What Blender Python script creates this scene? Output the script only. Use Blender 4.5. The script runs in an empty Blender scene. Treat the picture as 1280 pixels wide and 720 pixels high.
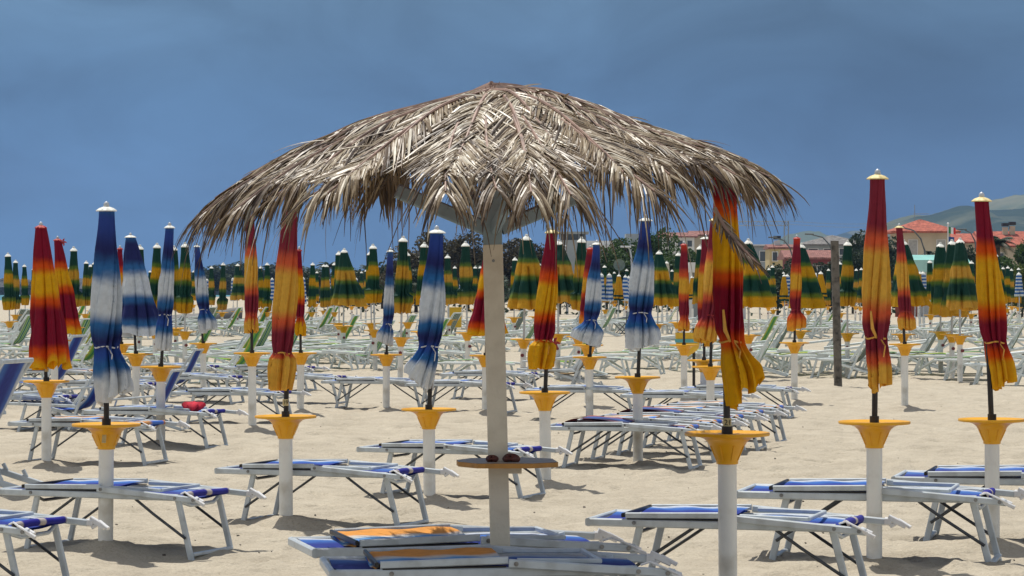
import bpy, math, random
import numpy as np
from mathutils import Vector, Matrix, noise as mnoise

random.seed(7)
R = math.radians
scene = bpy.context.scene
col = scene.collection
F = 3400.0          # focal length of the photograph in pixels of a 1280 px wide frame
HC = 1.75           # eye height


def at(px, py, Y):
    """world point seen at photo pixel (px, py) at distance Y"""
    return Vector(((px - 640) * Y / F, Y, HC - (py - 360) * Y / F))


# ------------------------------------------------------------------ materials
def new_mat(name):
    m = bpy.data.materials.new(name)
    m.use_nodes = True
    nt = m.node_tree
    b = nt.nodes['Principled BSDF']
    return m, nt, b


def node(nt, kind, **kw):
    n = nt.nodes.new(kind)
    for k, v in kw.items():
        setattr(n, k, v)
    return n


def ramp(nt, stops, interp='LINEAR'):
    r = nt.nodes.new('ShaderNodeValToRGB')
    cr = r.color_ramp
    cr.interpolation = interp
    while len(cr.elements) > 1:
        cr.elements.remove(cr.elements[-1])
    cr.elements[0].position = stops[0][0]
    cr.elements[0].color = (*stops[0][1], 1)
    for p, c in stops[1:]:
        e = cr.elements.new(p)
        e.color = (*c, 1)
    return r


def paint(name, c, rough=0.5, var=0.12, scale=6.0, metallic=0.0, bump=0.0, dirt=None, coords='Object'):
    m, nt, b = new_mat(name)
    tc = node(nt, 'ShaderNodeTexCoord')
    n1 = node(nt, 'ShaderNodeTexNoise')
    n1.inputs['Scale'].default_value = scale
    n1.inputs['Detail'].default_value = 6
    nt.links.new(tc.outputs[coords], n1.inputs['Vector'])
    d = dirt or tuple(v * (1 - 2.2 * var) for v in c)
    r = ramp(nt, [(0.3, d), (0.5, c), (0.72, tuple(min(1, v * (1 + var)) for v in c))])
    nt.links.new(n1.outputs['Fac'], r.inputs['Fac'])
    nt.links.new(r.outputs['Color'], b.inputs['Base Color'])
    b.inputs['Roughness'].default_value = rough
    b.inputs['Metallic'].default_value = metallic
    if bump:
        n2 = node(nt, 'ShaderNodeTexNoise')
        n2.inputs['Scale'].default_value = scale * 6
        n2.inputs['Detail'].default_value = 5
        nt.links.new(tc.outputs[coords], n2.inputs['Vector'])
        bp = node(nt, 'ShaderNodeBump')
        bp.inputs['Strength'].default_value = bump
        bp.inputs['Distance'].default_value = 0.02
        nt.links.new(n2.outputs['Fac'], bp.inputs['Height'])
        nt.links.new(bp.outputs['Normal'], b.inputs['Normal'])
    return m


def cloth(name, stops, axis=1, wob=0.03, translucent=0.2, rough=0.75, interp='EASE', streak=0.10):
    """fabric whose dye runs along a UV axis"""
    m, nt, b = new_mat(name)
    uv = node(nt, 'ShaderNodeUVMap')
    sep = node(nt, 'ShaderNodeSeparateXYZ')
    nt.links.new(uv.outputs['UV'], sep.inputs[0])
    tc = node(nt, 'ShaderNodeTexCoord')
    n1 = node(nt, 'ShaderNodeTexNoise')
    n1.inputs['Scale'].default_value = 5.5
    n1.inputs['Detail'].default_value = 3
    nt.links.new(tc.outputs['Object'], n1.inputs['Vector'])
    ma = node(nt, 'ShaderNodeMath', operation='MULTIPLY_ADD')
    nt.links.new(n1.outputs['Fac'], ma.inputs[0])
    ma.inputs[1].default_value = wob * 2
    ma.inputs[2].default_value = -wob
    ad = node(nt, 'ShaderNodeMath', operation='ADD')
    oi = node(nt, 'ShaderNodeObjectInfo')
    sh_ = node(nt, 'ShaderNodeMath', operation='MULTIPLY_ADD')
    nt.links.new(oi.outputs['Random'], sh_.inputs[0])
    sh_.inputs[1].default_value = 0.05 if axis == 1 else 0.0
    sh_.inputs[2].default_value = -0.025 if axis == 1 else 0.0
    a0 = node(nt, 'ShaderNodeMath', operation='ADD')
    nt.links.new(ma.outputs[0], a0.inputs[0])
    nt.links.new(sh_.outputs[0], a0.inputs[1])
    nt.links.new(sep.outputs[axis], ad.inputs[0])
    nt.links.new(a0.outputs[0], ad.inputs[1])
    r = ramp(nt, stops, interp)
    nt.links.new(ad.outputs[0], r.inputs['Fac'])
    # faded, salt-stained patches
    n2 = node(nt, 'ShaderNodeTexNoise')
    n2.inputs['Scale'].default_value = 22
    n2.inputs['Detail'].default_value = 8
    nt.links.new(tc.outputs['Object'], n2.inputs['Vector'])
    mr = node(nt, 'ShaderNodeMapRange')
    mr.inputs['From Min'].default_value = 0.3
    mr.inputs['From Max'].default_value = 0.7
    mr.inputs['To Min'].default_value = 1 - streak
    mr.inputs['To Max'].default_value = 1 + streak
    nt.links.new(n2.outputs['Fac'], mr.inputs['Value'])
    mul = node(nt, 'ShaderNodeMix', data_type='RGBA', blend_type='MULTIPLY')
    mul.inputs['Factor'].default_value = 1
    nt.links.new(r.outputs['Color'], mul.inputs['A'])
    nt.links.new(mr.outputs['Result'], mul.inputs['B'])
    hs = node(nt, 'ShaderNodeHueSaturation')
    fv = node(nt, 'ShaderNodeMapRange')
    fv.inputs['To Min'].default_value = 0.95
    fv.inputs['To Max'].default_value = 1.06
    nt.links.new(oi.outputs['Random'], fv.inputs['Value'])
    nt.links.new(fv.outputs[0], hs.inputs['Saturation'])
    nt.links.new(mul.outputs['Result'], hs.inputs['Color'])
    nt.links.new(hs.outputs['Color'], b.inputs['Base Color'])
    b.inputs['Roughness'].default_value = rough
    b.inputs['Specular IOR Level'].default_value = 0.25
    wv = node(nt, 'ShaderNodeTexNoise')
    wv.inputs['Scale'].default_value = 260
    nt.links.new(tc.outputs['Object'], wv.inputs['Vector'])
    bp = node(nt, 'ShaderNodeBump')
    bp.inputs['Strength'].default_value = 0.12
    bp.inputs['Distance'].default_value = 0.004
    nt.links.new(wv.outputs['Fac'], bp.inputs['Height'])
    nt.links.new(bp.outputs['Normal'], b.inputs['Normal'])
    if translucent:
        tr = node(nt, 'ShaderNodeBsdfTranslucent')
        nt.links.new(hs.outputs['Color'], tr.inputs['Color'])
        mx = node(nt, 'ShaderNodeMixShader')
        mx.inputs[0].default_value = translucent
        out = nt.nodes['Material Output']
        nt.links.new(b.outputs[0], mx.inputs[1])
        nt.links.new(tr.outputs[0], mx.inputs[2])
        nt.links.new(mx.outputs[0], out.inputs['Surface'])
    return m


CR, OR, YE = (0.225, 0.008, 0.026), (0.66, 0.085, 0.010), (0.72, 0.39, 0.022)
NV, MB_, WH = (0.016, 0.022, 0.115), (0.030, 0.135, 0.34), (0.62, 0.66, 0.69)
GR, GY = (0.004, 0.046, 0.031), (0.58, 0.30, 0.014)
M = {}
M['red'] = cloth('red_yellow_cloth', [(0, CR), (0.20, CR), (0.28, OR), (0.36, YE), (0.54, YE), (0.63, OR), (0.69, CR), (0.79, CR), (0.855, OR), (0.91, YE), (1, YE)])
M['redfade'] = cloth('red_orange_cloth', [(0, (0.60, 0.04, 0.008)), (0.10, CR), (0.24, CR), (0.34, OR), (0.42, YE), (0.54, YE), (0.60, OR), (0.68, CR), (0.80, CR), (0.86, OR), (0.93, (0.80, 0.30, 0.02)), (1, YE)])
M['redwide'] = cloth('red_wide_cloth', [(0, CR), (0.10, CR), (0.17, OR), (0.25, YE), (0.42, YE), (0.48, OR), (0.56, CR), (0.72, CR), (0.79, OR), (0.87, YE), (1, YE)])
M['redhem'] = cloth('red_yellow_hem_cloth', [(0, CR), (0.24, CR), (0.34, OR), (0.42, YE), (0.56, YE), (0.64, OR), (0.70, CR), (0.79, CR), (0.81, OR), (0.83, YE), (1, YE)])
M['redloose'] = cloth('red_loose_cloth', [(0, CR), (0.22, CR), (0.30, OR), (0.37, YE), (0.47, YE), (0.55, OR), (0.63, CR), (0.85, CR), (0.92, OR), (1, YE)])
M['blue'] = cloth('blue_white_cloth', [(0, MB_), (0.07, (0.028, 0.06, 0.27)), (0.22, NV), (0.32, MB_), (0.42, WH), (0.54, WH), (0.63, MB_), (0.70, NV), (0.79, (0.03, 0.08, 0.33)), (0.85, MB_), (0.93, WH), (1, WH)], wob=0.055)
M['blueloose'] = cloth('blue_white_loose_cloth', [(0, MB_), (0.08, NV), (0.22, NV), (0.32, MB_), (0.43, WH), (0.56, WH), (0.64, MB_), (0.72, NV), (0.80, NV), (0.89, MB_), (0.95, WH), (1, WH)])
M['green'] = cloth('green_yellow_cloth', [(0, GR), (0.24, GR), (0.31, (0.09, 0.16, 0.02)), (0.37, GY), (0.48, GY), (0.55, (0.09, 0.16, 0.02)), (0.62, GR), (0.75, GR), (0.83, (0.14, 0.19, 0.02)), (0.89, GY), (1, GY)], translucent=0.2)
M['striped'] = cloth('blue_striped_cloth', [(0, WH)] + [q for k in range(6) for q in ((0.06 + k * .155, WH), (0.075 + k * .155, (0.03, 0.13, 0.40)), (0.14 + k * .155, (0.03, 0.13, 0.40)), (0.155 + k * .155, WH))], interp='LINEAR', wob=0.012)
M['yellow'] = cloth('plain_yellow_cloth', [(0, GY), (0.78, GY), (0.80, GR), (0.86, GR), (0.88, GY), (0.93, GY), (0.95, GR), (1, GR)], interp='LINEAR', wob=0.01)
M['ivory'] = cloth('ivory_cloth', [(0, (0.62, 0.58, 0.48)), (1, (0.60, 0.55, 0.44))])
M['sling_blue'] = cloth('blue_sling', [(0, (0.55, 0.58, 0.62)), (0.06, (0.5, 0.55, 0.62)), (0.16, (0.04, 0.11, 0.40)), (0.4, (0.018, 0.035, 0.24)), (0.6, (0.018, 0.035, 0.24)), (0.84, (0.045, 0.14, 0.44)), (0.94, (0.45, 0.52, 0.62)), (1, (0.55, 0.55, 0.58))], axis=0, translucent=0.15)
M['sling_orange'] = cloth('blue_orange_sling', [(0, (0.62, 0.24, 0.03)), (0.10, (0.68, 0.28, 0.05)), (0.24, (0.62, 0.52, 0.45)), (0.38, (0.10, 0.30, 0.62)), (0.58, (0.03, 0.08, 0.42)), (0.75, (0.10, 0.3, 0.62)), (0.88, (0.6, 0.5, 0.4)), (1, (0.62, 0.24, 0.03))], axis=0, translucent=0.15)
M['sling_maroon'] = cloth('navy_maroon_sling', [(0, (0.22, 0.03, 0.02)), (0.15, (0.06, 0.02, 0.05)), (0.5, (0.012, 0.012, 0.05)), (0.8, (0.05, 0.1, 0.3)), (1, (0.3, 0.08, 0.03))], axis=0, translucent=0.1)
gs = [(0, (0.45, 0.50, 0.44))]
for k in range(4):
    gs += [(0.07 + k * .22, (0.45, 0.50, 0.44)), (0.09 + k * .22, (0.02, 0.20, 0.13) if k % 2 == 0 else (0.22, 0.42, 0.10)), (0.22 + k * .22, (0.02, 0.20, 0.13) if k % 2 == 0 else (0.22, 0.42, 0.10)), (0.24 + k * .22, (0.45, 0.50, 0.44))]
M['sling_green'] = cloth('green_striped_sling', gs, axis=0, translucent=0.3, interp='LINEAR', wob=0.01)
ts = [(0, (0.5, 0.48, 0.38))]
for k in range(5):
    ts += [(0.06 + k * .19, (0.5, 0.48, 0.38)), (0.08 + k * .19, (0.02, 0.13, 0.16)), (0.17 + k * .19, (0.02, 0.13, 0.16)), (0.19 + k * .19, (0.5, 0.48, 0.38))]
M['sling_teal'] = cloth('teal_striped_sling', ts, axis=0, translucent=0.3, interp='LINEAR', wob=0.01)
M['sling_lime'] = cloth('lime_sling', [(0, (0.5, 0.55, 0.3)), (0.3, (0.18, 0.42, 0.07)), (0.5, (0.03, 0.22, 0.12)), (0.7, (0.18, 0.42, 0.07)), (1, (0.6, 0.5, 0.1))], axis=0, translucent=0.3)
M['sling_brown'] = cloth('brown_sling', [(0, (0.18, 0.12, 0.06)), (1, (0.22, 0.15, 0.07))], axis=0)
M['sling_front'] = cloth('blue_to_orange_sling', [(0, (0.10, 0.26, 0.60)), (0.2, (0.03, 0.08, 0.40)), (0.42, (0.10, 0.30, 0.60)), (0.56, (0.55, 0.55, 0.52)), (0.70, (0.66, 0.27, 0.035)), (1, (0.66, 0.27, 0.035))], axis=0, translucent=0.1, wob=0.09)
M['bolster'] = cloth('navy_bolster', [(0, (0.4, 0.36, 0.34)), (0.10, (0.4, 0.36, 0.34)), (0.14, (0.02, 0.02, 0.22)), (0.42, (0.02, 0.02, 0.22)), (0.46, (0.42, 0.38, 0.36)), (0.54, (0.42, 0.38, 0.36)), (0.58, (0.02, 0.02, 0.22)), (0.95, (0.02, 0.02, 0.22)), (1, (0.4, 0.36, 0.34))], axis=0, translucent=0, wob=0.01)
M['bolster_orange'] = cloth('orange_bolster', [(0, (0.55, 0.22, 0.05)), (0.25, (0.5, 0.25, 0.1)), (0.45, (0.05, 0.14, 0.5)), (0.85, (0.04, 0.12, 0.45)), (1, (0.55, 0.22, 0.05))], axis=0, translucent=0)
M['rail'] = paint('white_painted_aluminium', (0.50, 0.55, 0.58), 0.35, 0.10, 9, metallic=0.05, dirt=(0.38, 0.41, 0.42))
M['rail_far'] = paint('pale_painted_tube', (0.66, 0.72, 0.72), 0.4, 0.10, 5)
M['strut'] = paint('dark_steel_strut', (0.075, 0.08, 0.085), 0.4, 0.2, 20, metallic=0.5)
M['plastic'] = paint('white_plastic', (0.72, 0.72, 0.72), 0.4, 0.06, 20)
M['bolt'] = paint('steel_bolt', (0.22, 0.22, 0.22), 0.35, 0.2, 30, metallic=0.7)
M['post'] = paint('white_plastic_tube', (0.74, 0.74, 0.70), 0.5, 0.05, 5, dirt=(0.54, 0.52, 0.46), bump=0.1)
M['tray'] = paint('yellow_plastic_tray', (0.74, 0.36, 0.004), 0.35, 0.07, 5, dirt=(0.60, 0.27, 0.004))
M['pole'] = paint('dark_metal_pole', (0.022, 0.020, 0.020), 0.4, 0.2, 15, metallic=0.3)
M['polelight'] = paint('pale_metal_pole', (0.5, 0.52, 0.54), 0.35, 0.1, 10, metallic=0.3)
M['capw'] = paint('white_cap_cloth', (0.72, 0.72, 0.66), 0.6, 0.08, 30)
M['capy'] = paint('cream_cap_cloth', (0.72, 0.58, 0.26), 0.6, 0.10, 30)
M['capr'] = paint('red_cap_cloth', (0.42, 0.03, 0.02), 0.6, 0.10, 30)
M['cord'] = paint('pale_tie_cord', (0.6, 0.6, 0.6), 0.7, 0.1, 40)
M['cordy'] = paint('yellow_tie_cord', (0.65, 0.33, 0.05), 0.7, 0.1, 40)
M['cordr'] = paint('red_tie_cord', (0.4, 0.03, 0.03), 0.7, 0.1, 40)
M['knob'] = paint('dark_red_knob', (0.16, 0.015, 0.02), 0.4, 0.1, 40)
M['tag'] = paint('cream_number_tag', (0.55, 0.48, 0.25), 0.5, 0.1, 40)
M['ink'] = paint('black_ink', (0.015, 0.015, 0.015), 0.6, 0.1, 40)
M['wood_white'] = paint('weathered_white_timber', (0.60, 0.55, 0.45), 0.75, 0.08, 7, dirt=(0.50, 0.45, 0.36), bump=0.25)
M['bluegrey'] = paint('blue_grey_painted_timber', (0.21, 0.28, 0.32), 0.6, 0.10, 6, bump=0.12)
M['ply'] = paint('plywood_edge', (0.42, 0.20, 0.04), 0.6, 0.12, 14)
M['plytop'] = paint('grey_laminate', (0.36, 0.33, 0.28), 0.5, 0.1, 8)
M['oldwood'] = paint('grey_weathered_wood', (0.13, 0.115, 0.095), 0.9, 0.35, 9, bump=0.7)
M['lining'] = paint('red_lining_cloth', (0.30, 0.010, 0.014), 0.6, 0.15, 6)
M['brownlump'] = paint('dark_brown_lump', (0.09, 0.022, 0.014), 0.5, 0.25, 30, bump=0.3)
M['redcloth'] = paint('red_towel', (0.55, 0.02, 0.045), 0.9, 0.15, 12)
M['bin'] = paint('yellow_bin_plastic', (0.70, 0.42, 0.02), 0.45, 0.08, 6)
M['tealband'] = paint('teal_band', (0.10, 0.38, 0.40), 0.5, 0.08, 8)
M['black'] = paint('black_tarpaulin', (0.018, 0.018, 0.02), 0.6, 0.2, 3)
M['rock'] = paint('dark_wet_rock', (0.045, 0.05, 0.055), 0.8, 0.35, 0.4, bump=0.5)
M['beige'] = paint('beige_render_wall', (0.50, 0.43, 0.31), 0.85, 0.06, 0.6)
M['yellowwall'] = paint('yellow_render_wall', (0.50, 0.40, 0.20), 0.85, 0.06, 0.6)
M['greywall'] = paint('grey_concrete_wall', (0.27, 0.30, 0.31), 0.85, 0.10, 0.5)
M['whitewall'] = paint('white_render_wall', (0.62, 0.62, 0.60), 0.85, 0.06, 0.6)
M['redwall'] = paint('dark_red_wall', (0.18, 0.04, 0.04), 0.85, 0.1, 0.6)
M['teal'] = paint('teal_awning', (0.20, 0.48, 0.44), 0.7, 0.06, 1.0)
M['tealpale'] = paint('pale_teal_awning', (0.34, 0.58, 0.54), 0.7, 0.06, 1.0)  # paler teal of the side awning, its own colour
M['glass'] = paint('window_glass', (0.05, 0.065, 0.075), 0.12, 0.1, 2)
M['shutter'] = paint('pale_shutter', (0.36, 0.36, 0.34), 0.6, 0.1, 4)
M['steel'] = paint('grey_galvanised_steel', (0.28, 0.31, 0.33), 0.45, 0.1, 3, metallic=0.3)
M['dish'] = paint('grey_green_mesh_dish', (0.13, 0.18, 0.16), 0.5, 0.15, 6)
M['darksteel'] = paint('dark_lamp_steel', (0.10, 0.12, 0.13), 0.5, 0.1, 3, metallic=0.2)
M['flag_g'] = paint('flag_green', (0.01, 0.22, 0.07), 0.8, 0.05, 4)
M['flag_w'] = paint('flag_white', (0.8, 0.8, 0.8), 0.8, 0.03, 4)
M['flag_r'] = paint('flag_red', (0.62, 0.02, 0.02), 0.8, 0.05, 4)
M['flag_b'] = paint('flag_blue', (0.03, 0.08, 0.25), 0.8, 0.05, 4)
M['bark'] = paint('brown_bark', (0.09, 0.065, 0.045), 0.95, 0.3, 3, bump=0.6)


def roof_tiles(name, c):
    m, nt, b = new_mat(name)
    tc = node(nt, 'ShaderNodeTexCoord')
    w = node(nt, 'ShaderNodeTexWave', wave_type='BANDS', bands_direction='X')
    w.inputs['Scale'].default_value = 1.6
    w.inputs['Distortion'].default_value = 1.5
    nt.links.new(tc.outputs['Object'], w.inputs['Vector'])
    n = node(nt, 'ShaderNodeTexNoise')
    n.inputs['Scale'].default_value = 2.2
    n.inputs['Detail'].default_value = 8
    nt.links.new(tc.outputs['Object'], n.inputs['Vector'])
    r = ramp(nt, [(0.3, tuple(v * 0.6 for v in c)), (0.5, c), (0.7, tuple(min(1, v * 1.35 + .02) for v in c))])
    nt.links.new(n.outputs['Fac'], r.inputs['Fac'])
    nt.links.new(r.outputs['Color'], b.inputs['Base Color'])
    b.inputs['Roughness'].default_value = 0.85
    bp = node(nt, 'ShaderNodeBump')
    bp.inputs['Strength'].default_value = 0.6
    bp.inputs['Distance'].default_value = 0.08
    nt.links.new(w.outputs['Fac'], bp.inputs['Height'])
    nt.links.new(bp.outputs['Normal'], b.inputs['Normal'])
    return m


M['tile'] = roof_tiles('terracotta_tiles', (0.36, 0.088, 0.05))
M['tilepink'] = roof_tiles('faded_pink_tiles', (0.24, 0.10, 0.08))
M['tilegrey'] = roof_tiles('grey_sheet_roof', (0.17, 0.16, 0.15))


def leaf_mat(name, dark, light, transl=0.25, scale=0.6):
    m, nt, b = new_mat(name)
    at_ = node(nt, 'ShaderNodeAttribute', attribute_name='tone')
    tc = node(nt, 'ShaderNodeTexCoord')
    n = node(nt, 'ShaderNodeTexNoise')
    n.inputs['Scale'].default_value = scale
    n.inputs['Detail'].default_value = 3
    nt.links.new(tc.outputs['Object'], n.inputs['Vector'])
    ad = node(nt, 'ShaderNodeMath', operation='MULTIPLY_ADD')
    nt.links.new(n.outputs['Fac'], ad.inputs[0])
    ad.inputs[1].default_value = 0.6
    nt.links.new(at_.outputs['Fac'], ad.inputs[2])
    mid = tuple((a + c) / 2 for a, c in zip(dark, light))
    r = ramp(nt, [(0.25, dark), (0.75, mid), (1.2 if False else 1.0, light)])
    nt.links.new(ad.outputs[0], r.inputs['Fac'])
    nt.links.new(r.outputs['Color'], b.inputs['Base Color'])
    b.inputs['Roughness'].default_value = 0.6
    b.inputs['Specular IOR Level'].default_value = 0.3
    tr = node(nt, 'ShaderNodeBsdfTranslucent')
    nt.links.new(r.outputs['Color'], tr.inputs['Color'])
    mx = node(nt, 'ShaderNodeMixShader')
    mx.inputs[0].default_value = transl
    nt.links.new(b.outputs[0], mx.inputs[1])
    nt.links.new(tr.outputs[0], mx.inputs[2])
    nt.links.new(mx.outputs[0], nt.nodes['Material Output'].inputs['Surface'])
    return m


M['leaf_green'] = leaf_mat('bright_foliage', (0.022, 0.055, 0.012), (0.10, 0.17, 0.03))
M['leaf_dark'] = leaf_mat('dark_foliage', (0.015, 0.032, 0.018), (0.06, 0.09, 0.04))
M['leaf_brown'] = leaf_mat('brownish_foliage', (0.038, 0.036, 0.018), (0.13, 0.105, 0.055))
M['leaf_lime'] = leaf_mat('yellow_green_foliage', (0.05, 0.08, 0.012), (0.16, 0.19, 0.03))
M['leaf_palm'] = leaf_mat('palm_foliage', (0.015, 0.03, 0.015), (0.06, 0.085, 0.04))


def thatch_mat():
    m, nt, b = new_mat('dried_palm_leaf')
    a = node(nt, 'ShaderNodeAttribute', attribute_name='tone')
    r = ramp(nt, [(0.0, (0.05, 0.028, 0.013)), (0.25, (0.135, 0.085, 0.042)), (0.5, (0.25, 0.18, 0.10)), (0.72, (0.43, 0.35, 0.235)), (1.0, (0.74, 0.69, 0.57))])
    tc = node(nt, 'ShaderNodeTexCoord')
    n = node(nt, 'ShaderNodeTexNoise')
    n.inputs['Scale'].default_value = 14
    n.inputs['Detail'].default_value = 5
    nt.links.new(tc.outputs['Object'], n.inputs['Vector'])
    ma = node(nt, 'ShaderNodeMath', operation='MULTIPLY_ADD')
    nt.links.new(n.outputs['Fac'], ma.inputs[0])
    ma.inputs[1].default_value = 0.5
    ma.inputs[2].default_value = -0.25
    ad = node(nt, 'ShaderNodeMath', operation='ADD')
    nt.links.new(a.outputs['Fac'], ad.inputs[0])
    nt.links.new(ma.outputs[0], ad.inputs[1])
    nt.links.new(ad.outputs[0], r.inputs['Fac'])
    nt.links.new(r.outputs['Color'], b.inputs['Base Color'])
    b.inputs['Roughness'].default_value = 0.43
    b.inputs['Specular IOR Level'].default_value = 0.5
    tr = node(nt, 'ShaderNodeBsdfTranslucent')
    nt.links.new(r.outputs['Color'], tr.inputs['Color'])
    mx = node(nt, 'ShaderNodeMixShader')
    mx.inputs[0].default_value = 0.12
    nt.links.new(b.outputs[0], mx.inputs[1])
    nt.links.new(tr.outputs[0], mx.inputs[2])
    nt.links.new(mx.outputs[0], nt.nodes['Material Output'].inputs['Surface'])
    return m


M['thatch'] = thatch_mat()
M['rib'] = paint('pinkish_palm_rib', (0.30, 0.19, 0.145), 0.6, 0.25, 12)


def sand_mat():
    m, nt, b = new_mat('pale_beach_sand')
    tc = node(nt, 'ShaderNodeTexCoord')
    n1 = node(nt, 'ShaderNodeTexNoise')
    n1.inputs['Scale'].default_value = 1.6
    n1.inputs['Detail'].default_value = 10
    n1.inputs['Roughness'].default_value = 0.66
    nt.links.new(tc.outputs['Object'], n1.inputs['Vector'])
    r1 = ramp(nt, [(0.3, (0.385, 0.338, 0.262)), (0.55, (0.465, 0.412, 0.322)), (0.75, (0.515, 0.462, 0.366))])
    nt.links.new(n1.outputs['Fac'], r1.inputs['Fac'])
    n2 = node(nt, 'ShaderNodeTexNoise')
    n2.inputs['Scale'].default_value = 55
    n2.inputs['Detail'].default_value = 4
    n2.inputs['Roughness'].default_value = 0.7
    nt.links.new(tc.outputs['Object'], n2.inputs['Vector'])
    r2 = ramp(nt, [(0.30, (0.72, 0.70, 0.66)), (0.5, (1, 1, 1)), (0.7, (1.08, 1.08, 1.06))])
    nt.links.new(n2.outputs['Fac'], r2.inputs['Fac'])
    mul = node(nt, 'ShaderNodeMix', data_type='RGBA', blend_type='MULTIPLY')
    mul.inputs['Factor'].default_value = 0.85
    nt.links.new(r1.outputs['Color'], mul.inputs['A'])
    nt.links.new(r2.outputs['Color'], mul.inputs['B'])
    nt.links.new(mul.outputs['Result'], b.inputs['Base Color'])
    b.inputs['Roughness'].default_value = 0.95
    b.inputs['Specular IOR Level'].default_value = 0.15
    n3 = node(nt, 'ShaderNodeTexNoise')
    n3.inputs['Scale'].default_value = 9
    n3.inputs['Detail'].default_value = 9
    n3.inputs['Roughness'].default_value = 0.65
    nt.links.new(tc.outputs['Object'], n3.inputs['Vector'])
    bp = node(nt, 'ShaderNodeBump')
    bp.inputs['Strength'].default_value = 0.8
    bp.inputs['Distance'].default_value = 0.06
    nt.links.new(n3.outputs['Fac'], bp.inputs['Height'])
    nt.links.new(bp.outputs['Normal'], b.inputs['Normal'])
    return m


M['sand'] = sand_mat()


def sea_mat():
    m, nt, b = new_mat('turquoise_sea')
    tc = node(nt, 'ShaderNodeTexCoord')
    n = node(nt, 'ShaderNodeTexNoise')
    n.inputs['Scale'].default_value = 0.02
    nt.links.new(tc.outputs['Object'], n.inputs['Vector'])
    r = ramp(nt, [(0.3, (0.03, 0.17, 0.20)), (0.7, (0.06, 0.26, 0.27))])
    nt.links.new(n.outputs['Fac'], r.inputs['Fac'])
    nt.links.new(r.outputs['Color'], b.inputs['Base Color'])
    b.inputs['Roughness'].default_value = 0.3
    n2 = node(nt, 'ShaderNodeTexNoise')
    n2.inputs['Scale'].default_value = 0.6
    n2.inputs['Detail'].default_value = 6
    nt.links.new(tc.outputs['Object'], n2.inputs['Vector'])
    bp = node(nt, 'ShaderNodeBump')
    bp.inputs['Strength'].default_value = 0.8
    bp.inputs['Distance'].default_value = 0.4
    nt.links.new(n2.outputs['Fac'], bp.inputs['Height'])
    nt.links.new(bp.outputs['Normal'], b.inputs['Normal'])
    return m


M['sea'] = sea_mat()


def hill_mat(name, cs, scale):
    m, nt, b = new_mat(name)
    tc = node(nt, 'ShaderNodeTexCoord')
    v = node(nt, 'ShaderNodeTexVoronoi')
    v.inputs['Scale'].default_value = scale
    v.inputs['Randomness'].default_value = 0.9
    nt.links.new(tc.outputs['Object'], v.inputs['Vector'])
    n = node(nt, 'ShaderNodeTexNoise')
    n.inputs['Scale'].default_value = scale * 2.3
    n.inputs['Detail'].default_value = 8
    nt.links.new(tc.outputs['Object'], n.inputs['Vector'])
    sp = node(nt, 'ShaderNodeSeparateColor')
    nt.links.new(v.outputs['Color'], sp.inputs['Color'])
    ma = node(nt, 'ShaderNodeMath', operation='MULTIPLY_ADD')
    nt.links.new(n.outputs['Fac'], ma.inputs[0])
    ma.inputs[1].default_value = 0.9
    nt.links.new(sp.outputs[0], ma.inputs[2])
    sc_ = node(nt, 'ShaderNodeMath', operation='MULTIPLY')
    nt.links.new(ma.outputs[0], sc_.inputs[0])
    sc_.inputs[1].default_value = 0.6
    r = ramp(nt, [(0.25, cs[0]), (0.5, cs[1]), (0.68, cs[1]), (0.78, cs[2])])
    nt.links.new(sc_.outputs[0], r.inputs['Fac'])
    nt.links.new(r.outputs['Color'], b.inputs['Base Color'])
    b.inputs['Roughness'].default_value = 0.95
    b.inputs['Specular IOR Level'].default_value = 0.1
    return m


M['hill_wood'] = hill_mat('wooded_hillside', ((0.012, 0.026, 0.015), (0.028, 0.048, 0.024), (0.10, 0.11, 0.06)), 0.006)
M['hill_field'] = hill_mat('hillside_fields', ((0.025, 0.045, 0.02), (0.10, 0.12, 0.05), (0.17, 0.165, 0.08)), 0.004)


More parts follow.
